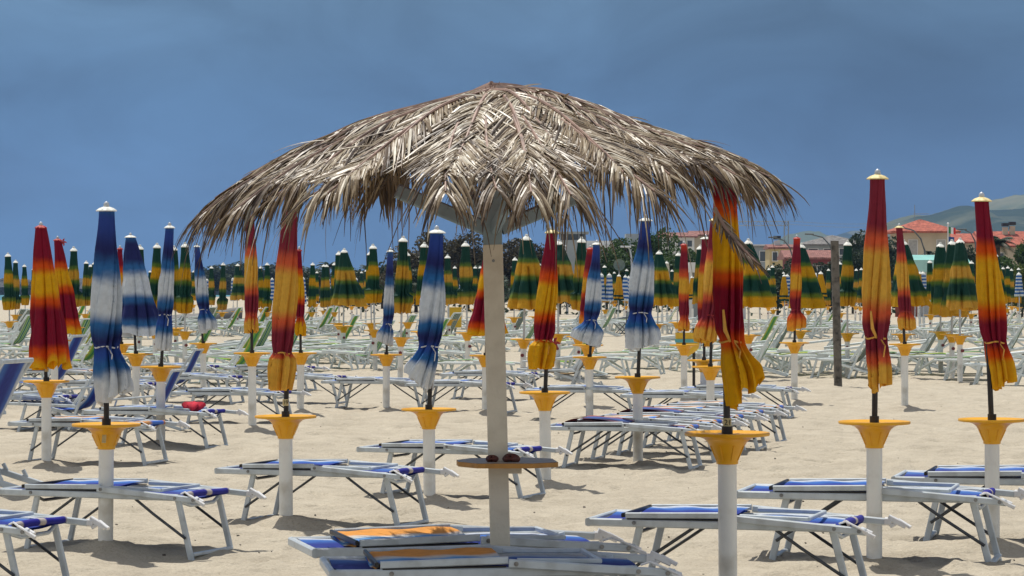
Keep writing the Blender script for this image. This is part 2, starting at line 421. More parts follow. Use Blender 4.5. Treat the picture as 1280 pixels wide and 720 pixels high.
# ------------------------------------------------------------------ mesh builder
class MB:
    def __init__(s):
        s.v, s.f, s.uv, s.tone = [], [], {}, None

    def add(s, vs, fs):
        o = len(s.v)
        s.v.extend([tuple(p) for p in vs])
        s.f.extend([tuple(i + o for i in f) for f in fs])
        return o

    def box(s, c, d, rot=None):
        x, y, z = d[0] / 2, d[1] / 2, d[2] / 2
        vs = [Vector((sx * x, sy * y, sz * z)) for sx in (-1, 1) for sy in (-1, 1) for sz in (-1, 1)]
        if rot is not None:
            vs = [rot @ p for p in vs]
        vs = [p + Vector(c) for p in vs]
        s.add(vs, [(0, 1, 3, 2), (4, 6, 7, 5), (0, 4, 5, 1), (2, 3, 7, 6), (0, 2, 6, 4), (1, 5, 7, 3)])

    def bar(s, a, b, w, h, up=(0, 0, 1), cham=0.0):
        """box-section bar a->b, w across, h along 'up', with softened edges"""
        a, b = Vector(a), Vector(b)
        d = (b - a).normalized()
        side = d.cross(Vector(up))
        if side.length < 1e-4:
            side = d.cross(Vector((0, 1, 0)))
        side.normalize()
        u = side.cross(d).normalized()
        c = cham or min(w, h) * 0.22
        pts = [(-w / 2 + c, -h / 2), (w / 2 - c, -h / 2), (w / 2, -h / 2 + c), (w / 2, h / 2 - c), (w / 2 - c, h / 2), (-w / 2 + c, h / 2), (-w / 2, h / 2 - c), (-w / 2, -h / 2 + c)]
        vs = [a + side * x + u * y for x, y in pts] + [b + side * x + u * y for x, y in pts]
        n = 8
        fs = [(i, (i + 1) % n, n + (i + 1) % n, n + i) for i in range(n)]
        fs += [tuple(range(n - 1, -1, -1)), tuple(range(n, 2 * n))]
        s.add(vs, fs)

    def tube(s, pts, r, n=8, cap=True):
        pts = [Vector(p) for p in pts]
        rs = r if isinstance(r, (list, tuple)) else [r] * len(pts)
        rings = []
        prev = None
        for i, p in enumerate(pts):
            if i == 0:
                d = pts[1] - pts[0]
            elif i == len(pts) - 1:
                d = pts[-1] - pts[-2]
            else:
                d = pts[i + 1] - pts[i - 1]
            d.normalize()
            ref = Vector((0, 0, 1)) if abs(d.z) < 0.9 else Vector((0, 1, 0))
            sd = d.cross(ref).normalized()
            u = sd.cross(d)
            o = len(s.v)
            for k in range(n):
                t = 2 * math.pi * k / n
                s.v.append(tuple(p + (sd * math.cos(t) + u * math.sin(t)) * rs[i]))
            rings.append(o)
        for a, b in zip(rings, rings[1:]):
            for k in range(n):
                s.f.append((a + k, a + (k + 1) % n, b + (k + 1) % n, b + k))
        if cap:
            s.f.append(tuple(rings[0] + k for k in range(n - 1, -1, -1)))
            s.f.append(tuple(rings[-1] + k for k in range(n)))

    def lathe(s, prof, n=24, c=(0, 0, 0), wob=None):
        o0 = None
        rings = []
        for (r, z) in prof:
            o = len(s.v)
            for k in range(n):
                t = 2 * math.pi * k / n
                rr = r * (wob(t, z) if wob else 1)
                s.v.append((c[0] + rr * math.cos(t), c[1] + rr * math.sin(t), c[2] + z))
            rings.append(o)
        for a, b in zip(rings, rings[1:]):
            for k in range(n):
                s.f.append((a + k, a + (k + 1) % n, b + (k + 1) % n, b + k))
        s.f.append(tuple(rings[0] + k for k in range(n - 1, -1, -1)))
        s.f.append(tuple(rings[-1] + k for k in range(n)))

    def grid(s, fn, nu, nv, closed_u=False, uvmap=True):
        """fn(i/nu, j/nv) -> point; uv = (u, v)"""
        cu = nu if closed_u else nu + 1
        o = len(s.v)
        for j in range(nv + 1):
            for i in range(cu):
                s.v.append(tuple(fn(i / nu, j / nv)))
        for j in range(nv):
            for i in range(nu):
                a = o + j * cu + i
                b = o + j * cu + (i + 1) % cu if closed_u else a + 1
                c = b + cu
                d = a + cu
                f = (a, b, c, d)
                s.uv[len(s.f)] = ((i / nu, j / nv), ((i + 1) / nu, j / nv), ((i + 1) / nu, (j + 1) / nv), (i / nu, (j + 1) / nv))
                s.f.append(f)

    def mesh(s, name, mat, smooth=True):
        me = bpy.data.meshes.new(name)
        me.from_pydata(s.v, [], s.f)
        if s.uv:
            ul = me.uv_layers.new(name='UVMap')
            for p in me.polygons:
                q = s.uv.get(p.index)
                if q:
                    for li, w in zip(p.loop_indices, q):
                        ul.data[li].uv = w
        if s.tone is not None:
            a = me.attributes.new('tone', 'FLOAT', 'POINT')
            a.data.foreach_set('value', s.tone)
        if isinstance(mat, (list, tuple)):
            for m in mat:
                me.materials.append(m)
        else:
            me.materials.append(mat)
        if smooth:
            try:
                me.polygons.foreach_set('use_smooth', [True] * len(me.polygons))
                me.set_sharp_from_angle(angle=R(38))
            except Exception:
                pass
        me.update()
        return me

    def build(s, name, mat, parent=None, smooth=True, loc=None):
        o = bpy.data.objects.new(name, s.mesh(name, mat, smooth))
        col.objects.link(o)
        if parent is not None:
            o.parent = parent
        if loc is not None:
            o.location = loc
        return o


def link(name, me, parent=None):
    o = bpy.data.objects.new(name, me)
    col.objects.link(o)
    if parent is not None:
        o.parent = parent
    return o


def tag(o, label=None, cat=None, group=None, kind=None):
    if label:
        n = len(label.replace(',', ' ').split())
        if not 4 <= n <= 16:
            print('LABEL LENGTH', n, label)
        o['label'] = label
    if cat:
        o['category'] = cat
    if group:
        o['group'] = group
    if kind:
        o['kind'] = kind
    return o


def thing(name, label, cat, loc=(0, 0, 0), rz=0.0, group=None):
    o = bpy.data.objects.new(name, None)
    o.empty_display_size = 0.2
    col.objects.link(o)
    o.location = loc
    o.rotation_euler = (0, 0, rz)
    return tag(o, label, cat, group)


KIDS = {}


def kids(o):
    if o.name not in KIDS:
        KIDS[o.name] = list(o.children)
    return KIDS[o.name]


def copy_tree(o, parent=None):
    c = o.copy()
    col.objects.link(c)
    if parent is not None:
        c.parent = parent
    for ch in kids(o):
        copy_tree(ch, c)
    return c


def sm(a, b, x):
    t = max(0.0, min(1.0, (x - a) / (b - a)))
    return t * t * (3 - 2 * t)


# ------------------------------------------------------------------ sand, sea, hills
def vnoise(x, y, seed):
    rng = np.random.RandomState(seed)
    tab = rng.rand(256, 256)
    xi, yi = np.floor(x).astype(int), np.floor(y).astype(int)
    xf, yf = x - xi, y - yi
    u, v = xf * xf * (3 - 2 * xf), yf * yf * (3 - 2 * yf)
    a = tab[xi % 256, yi % 256]; b = tab[(xi + 1) % 256, yi % 256]
    c = tab[xi % 256, (yi + 1) % 256]; d = tab[(xi + 1) % 256, (yi + 1) % 256]
    return (a * (1 - u) + b * u) * (1 - v) + (c * (1 - u) + d * u) * v - 0.5


def make_sand():
    xs = np.concatenate([-np.geomspace(6000, 8.5, 45)[:-1], np.linspace(-8.5, 8.5, 341), np.geomspace(8.5, 6000, 45)[1:]])
    ys = np.concatenate([np.linspace(-400, 10, 14)[:-1], np.linspace(10, 34, 480), np.linspace(34, 60, 260)[1:], np.linspace(60, 130, 90)[1:], np.geomspace(130, 6500, 60)[1:]])
    X, Y = np.meshgrid(xs, ys)
    z = 0.045 * vnoise(X * 1.3, Y * 1.3, 1) + 0.055 * vnoise(X * 2.9, Y * 2.9, 2) + 0.034 * vnoise(X * 6.1, Y * 6.1, 3) + 0.016 * vnoise(X * 12, Y * 12, 4)
    dips = vnoise(X * 4.3 + 31, Y * 4.3 + 7, 9)
    z -= 0.06 * np.clip(dips - 0.22, 0, 1) * 3
    dips = vnoise(X * 7.1 + 3, Y * 4.9 + 17, 10)
    z -= 0.035 * np.clip(dips - 0.24, 0, 1) * 4
    z += 0.018 * vnoise(X * 9.0, Y * 9.0, 12)
    fade = np.clip((140 - Y) / 60, 0.15, 1) * np.clip((Y + 20) / 25, 0, 1)
    z = z * fade * .8
    # sand heaped round the stands, scuffed footprints between them
    for (px_, py_) in [((q[1] - 640) * q[3] / F, q[3]) for q in NEAR] + [((633 - 640) * 13.9 / F, 13.9)]:
        d2 = (X - px_) ** 2 + (Y - py_) ** 2
        z += 0.05 * np.exp(-d2 / 0.03) + 0.02 * np.exp(-d2 / 0.15)
    rr = np.random.RandomState(4)
    for k in range(26):
        x0, y0, a0 = rr.uniform(-5, 5), rr.uniform(12, 36), rr.uniform(0, 6.28)
        for st in range(9):
            a0 += rr.uniform(-.2, .2)
            x0 += .62 * math.cos(a0); y0 += .62 * math.sin(a0)
            sx = x0 - math.sin(a0) * (.1 if st % 2 else -.1); sy = y0 + math.cos(a0) * (.1 if st % 2 else -.1)
            u = (X - sx) * math.cos(a0) + (Y - sy) * math.sin(a0); v = -(X - sx) * math.sin(a0) + (Y - sy) * math.cos(a0)
            e = (u / .15) ** 2 + (v / .065) ** 2
            z += -0.030 * np.exp(-e ** 2) + 0.012 * np.exp(-(np.sqrt(e) - 1.5) ** 2 * 6)
    # the beach falls into the sea on the left
    shore = -30 - 0.13 * np.clip(Y, 0, 380) + 0.10 * np.clip(Y - 380, 0, 600)
    d = shore - X
    z = z - np.clip(d, 0, 60) * 0.06
    shore2 = np.clip((Y - 5600) / 300, 0, 1) * 3
    z = z - shore2 * (X < 0)
    nx, ny = len(xs), len(ys)
    me = bpy.data.meshes.new('sand')
    co = np.stack([X, Y, z], -1).reshape(-1, 3)
    i = np.arange(ny - 1)[:, None] * nx + np.arange(nx - 1)[None, :]
    f = np.stack([i, i + 1, i + nx + 1, i + nx], -1).reshape(-1, 4)
    me.from_pydata(co.tolist(), [], f.tolist())
    me.materials.append(M['sand'])
    me.polygons.foreach_set('use_smooth', [True] * len(me.polygons))
    o = bpy.data.objects.new('sand', me)
    col.objects.link(o)
    tag(o, 'pale trodden beach sand with footprints and small lumps', 'sand', kind='structure')


mb = MB()
mb.grid(lambda u, v: (-7000 + u * 14000, -500 + v * 7400, -0.55), 4, 4)
tag(mb.build('sea', M['sea']), 'strip of turquoise sea at the left behind the parasols', 'sea', kind='structure')


def hill(label, prof, Y, depth, mat, seed, amp):
    """ridge line given in photo pixels at distance Y, real slopes falling to both sides"""
    mb = MB()
    px = [p[0] for p in prof]
    py = [p[1] for p in prof]

    def fn(u, v):
        x = px[0] + u * (px[-1] - px[0])
        y = float(np.interp(x, px, py))
        h = HC - (y - 360) * Y / F
        t = (v - 0.5) * 2
        k = max(0.0, 1 - abs(t)) ** 0.85
        X = (x - 640) * Y / F
        n = mnoise.fractal(Vector((X * 0.004, v * depth * 0.004, seed)), 1.0, 2.0, 5)
        n2 = mnoise.fractal(Vector((X * 0.03, v * depth * 0.03, seed)), 1.0, 2.0, 3)
        return (X, Y + t * depth, -2 + (h + 2) * k + n * amp * (1 - k) * k * 3 + n2 * amp * 0.10 * k)
    mb.grid(fn, 150, 40)
    o = mb.build('hill', mat)
    tag(o, label, 'hill', kind='structure')


hill('wooded green hill rising at the right behind the villa', [(900, 352), (1000, 330), (1060, 308), (1095, 284), (1120, 274), (1150, 269), (1180, 262), (1195, 257), (1210, 256), (1222, 262), (1245, 262), (1280, 258), (1340, 252), (1420, 262), (1520, 330)], 3000, 900, M['hill_wood'], 3, 40)
hill('pale cultivated hilltop at the upper right edge', [(1120, 352), (1180, 290), (1215, 262), (1240, 251), (1262, 246), (1285, 241), (1340, 232), (1420, 240), (1560, 330)], 4300, 1100, M['hill_field'], 8, 50)
hill('faint rounded hill far behind the yellow house', [(900, 350), (950, 312), (985, 294), (1005, 288), (1025, 290), (1055, 304), (1090, 318), (1180, 352)], 4600, 700, M['hill_field'], 5, 40)
hill('far low blue ridge along the horizon', [(820, 352), (900, 326), (960, 308), (1010, 298), (1060, 290), (1110, 284), (1170, 280), (1240, 300), (1400, 352)], 5300, 700, M['hill_wood'], 12, 40)

# ------------------------------------------------------------------ closed parasols
def canopy_mesh(L, rt, rm, rb, mat, tie=None, skew=0.0, seed=1, bend=0.0, twist=1.0, nf=8, hem=0.06, pinch=0.16, nu=160, nv=60, ruffle=0.0, flat=1.0, name='canopy'):
    rng = random.Random(seed)
    ph = [rng.uniform(-0.18, 0.18) for _ in range(nf)]
    am = [rng.uniform(0.45, 1.55) for _ in range(nf)]
    hm = [rng.uniform(-1, 1) for _ in range(nf)]
    rot0 = rng.uniform(0, 6.28)
    k2 = rng.uniform(0, 6.28)

    def fn(u, v):
        t = v
        th = 2 * math.pi * u
        base = rt + (rm - rt) * sm(0.0, 0.55, t)
        if tie is not None:
            if t < tie:
                base = base * (1 - pinch * math.exp(-((t - tie) / 0.045) ** 2))
            else:
                q = (t - tie) / (1 - tie)
                low = rm * (1 - pinch)
                base = low + (rb - low) * (sm(0, 0.55, q) if not ruffle else (1.0 if q > .12 else q / .12))
                if ruffle:
                    base = low + (rb - low) * sm(0, 0.16, q) * (1 - 0.45 * sm(0.3, 1.0, q))
        else:
            base = rt + (rb - rt) * (t ** 0.95)
        # pleats: cusps inward along each rib, wrapping round the pole
        a = (th + rot0 + twist * t + .16 * math.sin(2 * th + k2) + .10 * math.sin(3 * th + 2 * k2 + 3 * t)) / (2 * math.pi) * nf
        i = int(math.floor(a)) % nf
        fr = a - math.floor(a)
        w = abs(math.sin(math.pi * fr)) ** 0.6
        if tie is not None:          # panels wound round the pole lap over each other
            w = (1 - fr ** 1.6) * min(1.0, fr / 0.05)
        depth = (0.10 + 0.40 * sm(0.02, 0.8, t)) * am[i]
        fine = 0.035 * sm(.1, .7, t) * math.sin(a * 2 * math.pi * 3 + 4 * am[i] + 3 * t)
        if tie is not None:
            depth *= 0.95 if t < tie else 1.1
        r = base * (1.05 - depth * (1 - w) + fine)
        r *= 1 + 0.05 * math.sin(2 * th + k2 + 5 * t) + 0.03 * math.sin(17 * t + 3 * th + k2)
        if tie is not None and t > tie and ruffle:
            r *= 1 + ruffle * math.sin(th * 11 + 3 * math.sin(th * 2 + k2)) * sm(tie, tie + 0.08, t)
        r += base * 0.09 * mnoise.noise(Vector((math.cos(th) * 2.2, math.sin(th) * 2.2, t * 7 + seed * 3.7))) * sm(.03, .3, t)
        z = -L * t
        low = sm(0.82, 1.0, t)
        z += hem * low * (hm[i] * 0.35 * w - 0.35 * (1 - w))*(1 if not ruffle else 0.5)
        z -= abs(skew) * 0.55 * low * math.cos(th - (0 if skew > 0 else math.pi)) * -1 if skew else 0
        sk = skew * sm(0.7, 1.0, t)
        return (r * math.cos(th) + sk * 0.6 + bend * t, r * math.sin(th) * flat, z)
    mb = MB()
    mb.grid(fn, nu, nv, closed_u=True)
    return mb.mesh(name, mat)


def tray_mb(z, rim=0.228, n=36):
    mb = MB()
    k = rim / 0.228
    prof = [(0.05 * k, -0.006), (0.195 * k, -0.008), (rim - .012, 0.003), (rim - .003, 0.003), (rim, -0.004), (rim - .003, -0.014), (0.200 * k, -0.017), (0.155 * k, -0.021), (0.126 * k, -0.031), (0.106 * k, -0.048), (0.093 * k, -0.070), (0.081 * k, -0.098), (0.068 * k, -0.126), (0.060 * k, -0.144), (0.058 * k, -0.165), (0.050, -0.167)]
    mb.lathe([(r, z + h) for r, h in prof], n)
    for q in range(8):      # moulded webs under the rim
        t = q * math.pi / 4 + 0.3
        c, s_ = math.cos(t), math.sin(t)
        mb.bar((c * .060, s_ * .060, z - .145), (c * .095 * k, s_ * .095 * k, z - .068), 0.007, 0.008, up=(c, s_, 0.3))
    return mb


def cap_mb(r, z, scallop=0.12, n=32):
    mb = MB()
    mb.lathe([(r * .55, z - .012), (r, z - .016), (r * 1.02, z - .010), (r * .75, z + .006), (r * .3, z + .016)], n, wob=lambda t, h: 1 + scallop * math.cos(8 * t) * (1 if h < z else .3))
    return mb


def finial_mb(z, r=0.02):
    mb = MB()
    mb.lathe([(r * .7, z), (r, z + .010), (r * 1.05, z + .022), (r * .8, z + .034), (r * .25, z + .042)], 14)
    return mb


def text_mesh(body, size, name, mat, parent, loc, rot):
    cu = bpy.data.curves.new(name, 'FONT')
    cu.body = body
    cu.size = size
    cu.align_x = 'CENTER'
    cu.align_y = 'CENTER'
    cu.extrude = 0.0008
    tmp = bpy.data.objects.new(name + '_source', cu)
    col.objects.link(tmp)
    dg = bpy.context.evaluated_depsgraph_get()
    me = bpy.data.meshes.new_from_object(tmp.evaluated_get(dg))
    bpy.data.objects.remove(tmp)
    me.materials.clear()
    me.materials.append(mat)
    o = link(name, me, parent)
    o.location = loc
    o.rotation_euler = rot
    return o


# (label, pole px, tray py, Y, tip px, tip py, cloth bottom py, cloth, kind, options)
NEAR = [
    ('tall closed blue and white parasol with white scalloped cap, tied low', 133, 530, 18.0, 133, 262, 494, 'blue', 'bound', dict(rt=.062, rm=.100, rb=.125, tie=.74, skew=.10, cap='w', capr=.095, seed=3, twist=1.6)),
    ('big closed red and yellow parasol hanging loose, no tie, left edge', 58, 476, 27.0, 51, 284, 456, 'redloose', 'loose', dict(rt=.062, rb=.21, cap='r', seed=5, bend=.05, twist=.2, hem=.16)),
    ('leaning red and yellow parasol with red bow at its tip', 68, 425, 37.0, 72, 300, 416, 'redloose', 'loose', dict(rt=.06, rb=.16, cap='r', seed=6, bend=.20, twist=.2, bow=1)),
    ('loose blue and white parasol spread like a cone, left side', 170, 442, 36.0, 163, 296, 418, 'blueloose', 'loose', dict(rt=.07, rb=.29, cap='w', seed=7, bend=.10, twist=.15, hem=.10)),
    ('thin red parasol between two blue ones at left', 152, 430, 43.0, 150, 311, 412, 'red', 'bound', dict(rt=.05, rm=.075, rb=.08, tie=.82, cap='r', seed=8)),
    ('slim blue and white parasol bound with a pale cord', 201, 458, 30.0, 212, 284, 436, 'blue', 'bound', dict(rt=.055, rm=.088, rb=.095, tie=.72, cap='w', seed=9, lean=1)),
    ('small blue and white parasol by the left thatch tips', 254, 429, 44.5, 246, 308, 412, 'blue', 'bound', dict(rt=.05, rm=.10, rb=.15, tie=.76, skew=.08, cap='w', seed=10, bend=.07)),
    ('orange and red parasol half hidden under left thatch fringe', 315, 441, 33.5, 313, 272, 414, 'red', 'bound', dict(rt=.06, rm=.085, rb=.085, tie=.86, cap='r', seed=11)),
    ('red and yellow parasol with ruffled yellow hem under the thatch', 357, 520, 20.0, 364, 238, 486, 'redhem', 'bound', dict(rt=.06, rm=.08, rb=.10, tie=.82, cap='y', seed=12, ruffle=.12, bend=-.05, tagno='19', cord='y')),
    ('thin red parasol hidden behind the ruffled one', 376, 441, 38.0, 374, 313, 418, 'red', 'bound', dict(rt=.04, rm=.06, rb=.08, tie=.80, cap='r', seed=13)),
    ('slender blue parasol standing left of the centre', 483, 443, 38.8, 488, 314, 428, 'blue', 'bound', dict(rt=.05, rm=.075, rb=.12, tie=.80, skew=-.07, cap='w', seed=14)),
    ('bright blue and white parasol bound in white cord, left of post', 536, 511, 22.4, 546, 290, 478, 'blue', 'bound', dict(rt=.065, rm=.10, rb=.125, tie=.76, skew=-.12, cap='w', seed=15, bend=-.03)),
    ('loose red and orange parasol behind the thatched sunshade post', 607, 444, 38.0, 612, 310, 418, 'redloose', 'loose', dict(rt=.06, rb=.27, cap='r', seed=16, twist=.1)),
    ('red and yellow parasol with frilled hem, right of the post', 681, 490, 24.2, 690, 290, 460, 'redhem', 'bound', dict(rt=.058, rm=.095, rb=.125, tie=.80, cap='y', seed=17, ruffle=.09, bend=-.05, cord='y', bow=1)),
    ('red parasol half hidden behind a blue one', 735, 431, 40.0, 738, 311, 405, 'redfade', 'bound', dict(rt=.06, rm=.085, rb=.085, tie=.86, cap='r', seed=18, bend=-.06)),
    ('blue and white parasol with white hem in front of a red one', 737, 446, 36.0, 746, 305, 427, 'blue', 'bound', dict(rt=.06, rm=.10, rb=.19, tie=.78, skew=-.10, cap='w', seed=19, bend=-.02)),
    ('wide blue and white parasol with crumpled white hem, right centre', 797, 471, 27.0, 807, 275, 432, 'blue', 'bound', dict(rt=.062, rm=.125, rb=.17, tie=.74, skew=.07, cap='w', seed=20, bend=-.01)),
    ('narrow red and orange parasol before the green trees', 855, 431, 42.5, 855, 306, 412, 'redfade', 'bound', dict(rt=.06, rm=.078, rb=.09, tie=.86, cap='r', seed=21)),
    ('dark red parasol left of the two yellow-red ones', 880, 450, 37.0, 882, 298, 428, 'red', 'bound', dict(rt=.07, rm=.09, rb=.12, tie=.80, skew=-.06, cap='w', seed=22, cord='r')),
    ('red and yellow parasol just behind the one numbered 21', 888, 458, 33.0, 893, 275, 424, 'red', 'bound', dict(rt=.06, rm=.095, rb=.13, tie=.80, skew=-.05, cap='y', seed=23, bend=-.04)),
    ('big red and yellow parasol numbered 21 rising into the thatch', 909, 541, 14.5, 905, 222, 488, 'redwide', 'bound', dict(rt=.07, rm=.078, rb=.10, tie=.77, skew=.12, cap='r', seed=24, tagno='21', cord='y', hem=.12, twist=.7, bend=.03)),
    ('red parasol with knotted orange hem left of the wooden post', 993, 428, 41.0, 996, 298, 410, 'redfade', 'bound', dict(rt=.06, rm=.082, rb=.15, tie=.80, cap='r', seed=25, skew=.05)),
    ('tallest red and yellow parasol with cream cap at right', 1093, 527, 17.2, 1097, 222, 482, 'red', 'bound', dict(rt=.062, rm=.083, rb=.078, tie=.77, skew=.05, cap='y', capr=.085, seed=26, cord='y', bend=.0, twist=.9)),
    ('small red and yellow parasol right of the tallest one', 1131, 430, 39.0, 1124, 284, 411, 'red', 'bound', dict(rt=.06, rm=.09, rb=.12, tie=.83, cap='y', capr=.085, seed=27, bend=.05)),
    ('red and yellow parasol with cream cap at the right edge', 1240, 524, 18.4, 1227, 250, 478, 'red', 'bound', dict(rt=.062, rm=.086, rb=.085, tie=.78, skew=.06, cap='y', capr=.085, seed=28, cord='y', bend=.06, twist=.8)),
]

pole_kind = {}
for (label, px, ty, Y, tx, tipy, boty, cl, kind, o) in NEAR:
    base = at(px, 360, Y); base.z = 0
    tray_z = HC - (ty - 360) * Y / F
    tip = at(tx, tipy, Y) - base
    bot_z = HC - (boty - 360) * Y / F
    r = thing('beach_umbrella', label, 'parasol', base, 0, 'closed coloured parasols on yellow tray stands')
    # white tube stand, with a slight tilt of its own
    rng = random.Random(o['seed'] * 7)
    mb = MB(); mb.tube([(rng.uniform(-.012, .012), 0, -.25), (0, 0, tray_z - .10)], 0.050, 20)
    mb.build('stand', M['post'], r)
    t = tray_mb(tray_z, 0.228).build('tray', M['tray'], r)
    mb = MB(); mb.tube([(0, 0, tray_z - .1), tip * 0.5 + Vector((0, 0, tray_z * .5)), (tip.x, 0, tip.z - .03)], 0.0185, 12)
    mb.build('pole', M['pole'], r)
    mb = MB(); mb.tube([(0, 0, tray_z - .012), (0, 0, tray_z + .035)], 0.03, 14)
    mb.build('clamp_collar', M['pole'], r)
    L = tip.z - bot_z
    bend = o.get('bend', 0.0) + (-tip.x)*0.75
    if kind == 'bound':
        me = canopy_mesh(L, o['rt'] * .78, o['rm'], o['rb'], M[cl], tie=o['tie'], skew=o.get('skew', 0), seed=o['seed'], bend=bend, twist=o.get('twist', 1.1), hem=o.get('hem', .08), ruffle=o.get('ruffle', 0))
    else:
        me = canopy_mesh(L, o['rt'] * .8, o['rb'], o['rb'], M[cl], tie=None, skew=o.get('skew', 0), seed=o['seed'], bend=bend, twist=o.get('twist', .2), hem=o.get('hem', .08), nf=8)
    c = link('canopy', me, r)
    c.location = (tip.x, 0, tip.z)
    cm = {'w': M['capw'], 'y': M['capy'], 'r': M['capr']}[o['cap']]
    cp = cap_mb(o['rt'] * (1.0 if o['cap'] != 'r' else .9), tip.z + .004).build('cap', cm, r, loc=(tip.x, 0, 0))
    finial_mb(tip.z + .012, .019).build('finial', M['polelight'], cp)
    if kind == 'bound':
        tz = -L * o['tie']
        rr = o['rm'] * 0.74
        mb = MB()
        n = 28
        pts = [(bend * o['tie'] + rr * math.cos(2 * math.pi * k / n), rr * math.sin(2 * math.pi * k / n), tz + .006 * math.sin(3 * 2 * math.pi * k / n)) for k in range(n + 1)]
        mb.tube(pts, .006, 6)
        x0 = bend * o['tie'] + rr * .3
        mb.tube([(x0, -rr, tz), (x0 + .03, -rr - .02, tz - .05), (x0 + .02, -rr - .015, tz - .12)], .005, 5)
        if o['seed'] in (24, 26):
            mb.tube([(x0 - .02, -rr, tz), (x0 - .05, -rr - .02, tz + .06), (x0 - .06, -rr - .02, tz + .17)], [.008, .011, .006], 6)
        k = link('tie_cord', mb.mesh('tie_cord', {'y': M['cordy'], 'r': M['cordr'], None: M['cord']}[o.get('cord')] if cl.startswith('blue') or o.get('cord') else M['cordr']), c)
    if o.get('bow'):
        mb = MB()
        bx = (tip.x + .07, 0, tip.z - .03) if kind == 'loose' else (tip.x + bend * o['tie'] + .10, -.03, tip.z - L * o['tie'] - .02)
        for q in range(5):
            a = q * 1.3
            mb.tube([bx, (bx[0] + .05 * math.cos(a), bx[1] + .03 * math.sin(a * 2), bx[2] + .05 * math.sin(a)), (bx[0] + .02 * math.cos(a + .6), bx[1], bx[2] + .025 * math.sin(a + .6))], [.008, .014, .006], 6)
        mb.build('bow', M['cordr'], r)
    if o.get('tagno'):
        zt = tray_z + (.055 if o['tagno'] == '21' else .10)
        mb = MB(); mb.tube([(0, 0, zt - .024), (0, 0, zt + .024)], .0225, 16)
        tg = mb.build('number_tag', M['tag'], r)
        text_mesh(o['tagno'], .042, 'number', M['ink'], tg, (0.002, -.0232, zt), (R(90), 0, 0))
    elif o['seed'] == 5:
        mb = MB(); mb.tube([(0, 0, tray_z + .09), (0, 0, tray_z + .135)], .0225, 16)
        mb.build('number_tag', M['tag'], r)
    if o['seed'] == 3:
        mb = MB(); mb.box((0.0, -.098, tray_z - .085), (.026, .012, .07), Matrix.Rotation(R(-28), 3, 'X'))
        mb.build('tray_label', M['tag'], t)

# ------------------------------------------------------------------ green, striped and plain far parasols
GREEN = [  # tip px, tip py, cloth bottom py, form (b bound, l loose, t tied short), half width px of a loose one
    (13, 320, 387, 't'), (19, 328, 386, 't'), (32, 333, 381, 't'), (85, 336, 376, 'b'), (93, 313, 383, 't'), (89, 335, 374, 'b'), (106, 329, 382, 't'), (114, 333, 379, 't'), (119, 330, 379, 't'),
    (174, 311, 384, 'b'), (187, 340, 378, 'b'), (193, 309, 388, 't'), (221, 312, 388, 'b'), (231, 308, 391, 't'), (242, 340, 375, 'b'), (264, 335, 381, 't'), (277, 331, 387, 't'), (296, 332, 374, 'l'),
    (327, 335, 384, 'b'), (334, 331, 389, 't'), (349, 335, 379, 'b'), (389, 331, 383, 'b'), (395, 341, 376, 'b'), (405, 333, 383, 'b'), (410, 333, 382, 'b'), (418, 331, 381, 'b'), (424, 318, 379, 'b'), (429, 315, 381, 'l'), (440, 338, 378, 'b'), (451, 341, 376, 'b'), (457, 339, 376, 'b'), (465, 318, 378, 'b'), (469, 310, 378, 't'),
    (500, 301, 391, 't'), (510, 319, 381, 't'), (526, 308, 380, 'b'), (562, 322, 380, 't'), (570, 335, 379, 'b'), (585, 307, 380, 't'), (592, 335, 373, 'b'), (601, 335, 378, 'b'),
    (642, 325, 385, 'b'), (653, 299, 385, 'l'), (669, 326, 381, 'b'), (676, 331, 383, 'b'), (697, 305, 378, 'l'), (722, 302, 387, 't'), (757, 334, 377, 'b'),
    (821, 317, 381, 'l'), (839, 339, 378, 'b'), (846, 319, 381, 'b'), (873, 311, 379, 'b'), (936, 304, 382, 'l'), (967, 334, 376, 'b'), (960, 337, 376, 'b'), (1000, 309, 383, 'l'), (1011, 333, 379, 'b'), (1034, 338, 381, 'b'), (1051, 330, 377, 'b'), (1059, 306, 382, 't'), (1069, 338, 378, 'b'), (1075, 337, 378, 'b'),
    (1129, 305, 381, 'l'), (1164, 328, 374, 'b'), (1176, 308, 391, 'l2'), (1190, 305, 394, 'l2'), (1200, 303, 386, 'l2'), (1214, 329, 378, 'b'), (1244, 320, 378, 'l2'), (1253, 336, 377, 'b'), (1258, 335, 377, 'b'), (1265, 338, 377, 'b'), (560, 342, 376, 'b'), (741, 342, 376, 'b'), (905, 340, 378, 'b'), (950, 341, 377, 'b'), (1092, 341, 378, 'b'), (55, 342, 377, 'b'), (149, 341, 377, 'b'),
]
# the farthest row closes the gaps of the nearer ones
_r = random.Random(77)
_near = [abs(n_[1]) for n_ in NEAR]
for _x in range(28, 1275, 14):
    if 604 < _x < 640 or any(abs(_x - g_[0]) < 9 for g_ in GREEN) or any(abs(_x - n_) < 12 for n_ in _near):
        continue
    GREEN.append((_x + _r.uniform(-3, 3), _r.uniform(334, 343), 378, 'b'))
STRIPED = [(340, 349, 378), (380, 348, 380), (412, 350, 378), (446, 349, 377), (258, 350, 378), (292, 349, 376), (532, 347, 374), (577, 348, 374), (630, 352, 378), (752, 344, 376), (762, 344, 376), (780, 346, 376), (785, 347, 376), (862, 350, 376), (986, 345, 374), (1020, 344, 371), (1143, 342, 371), (1155, 342, 369), (1275, 343, 370)]
YELLOW = [(772, 345, 375), (866, 347, 374), (981, 345, 376), (1026, 342, 373), (1150, 342, 371)]
IVORY = [(828, 329, 372), (834, 329, 372)]

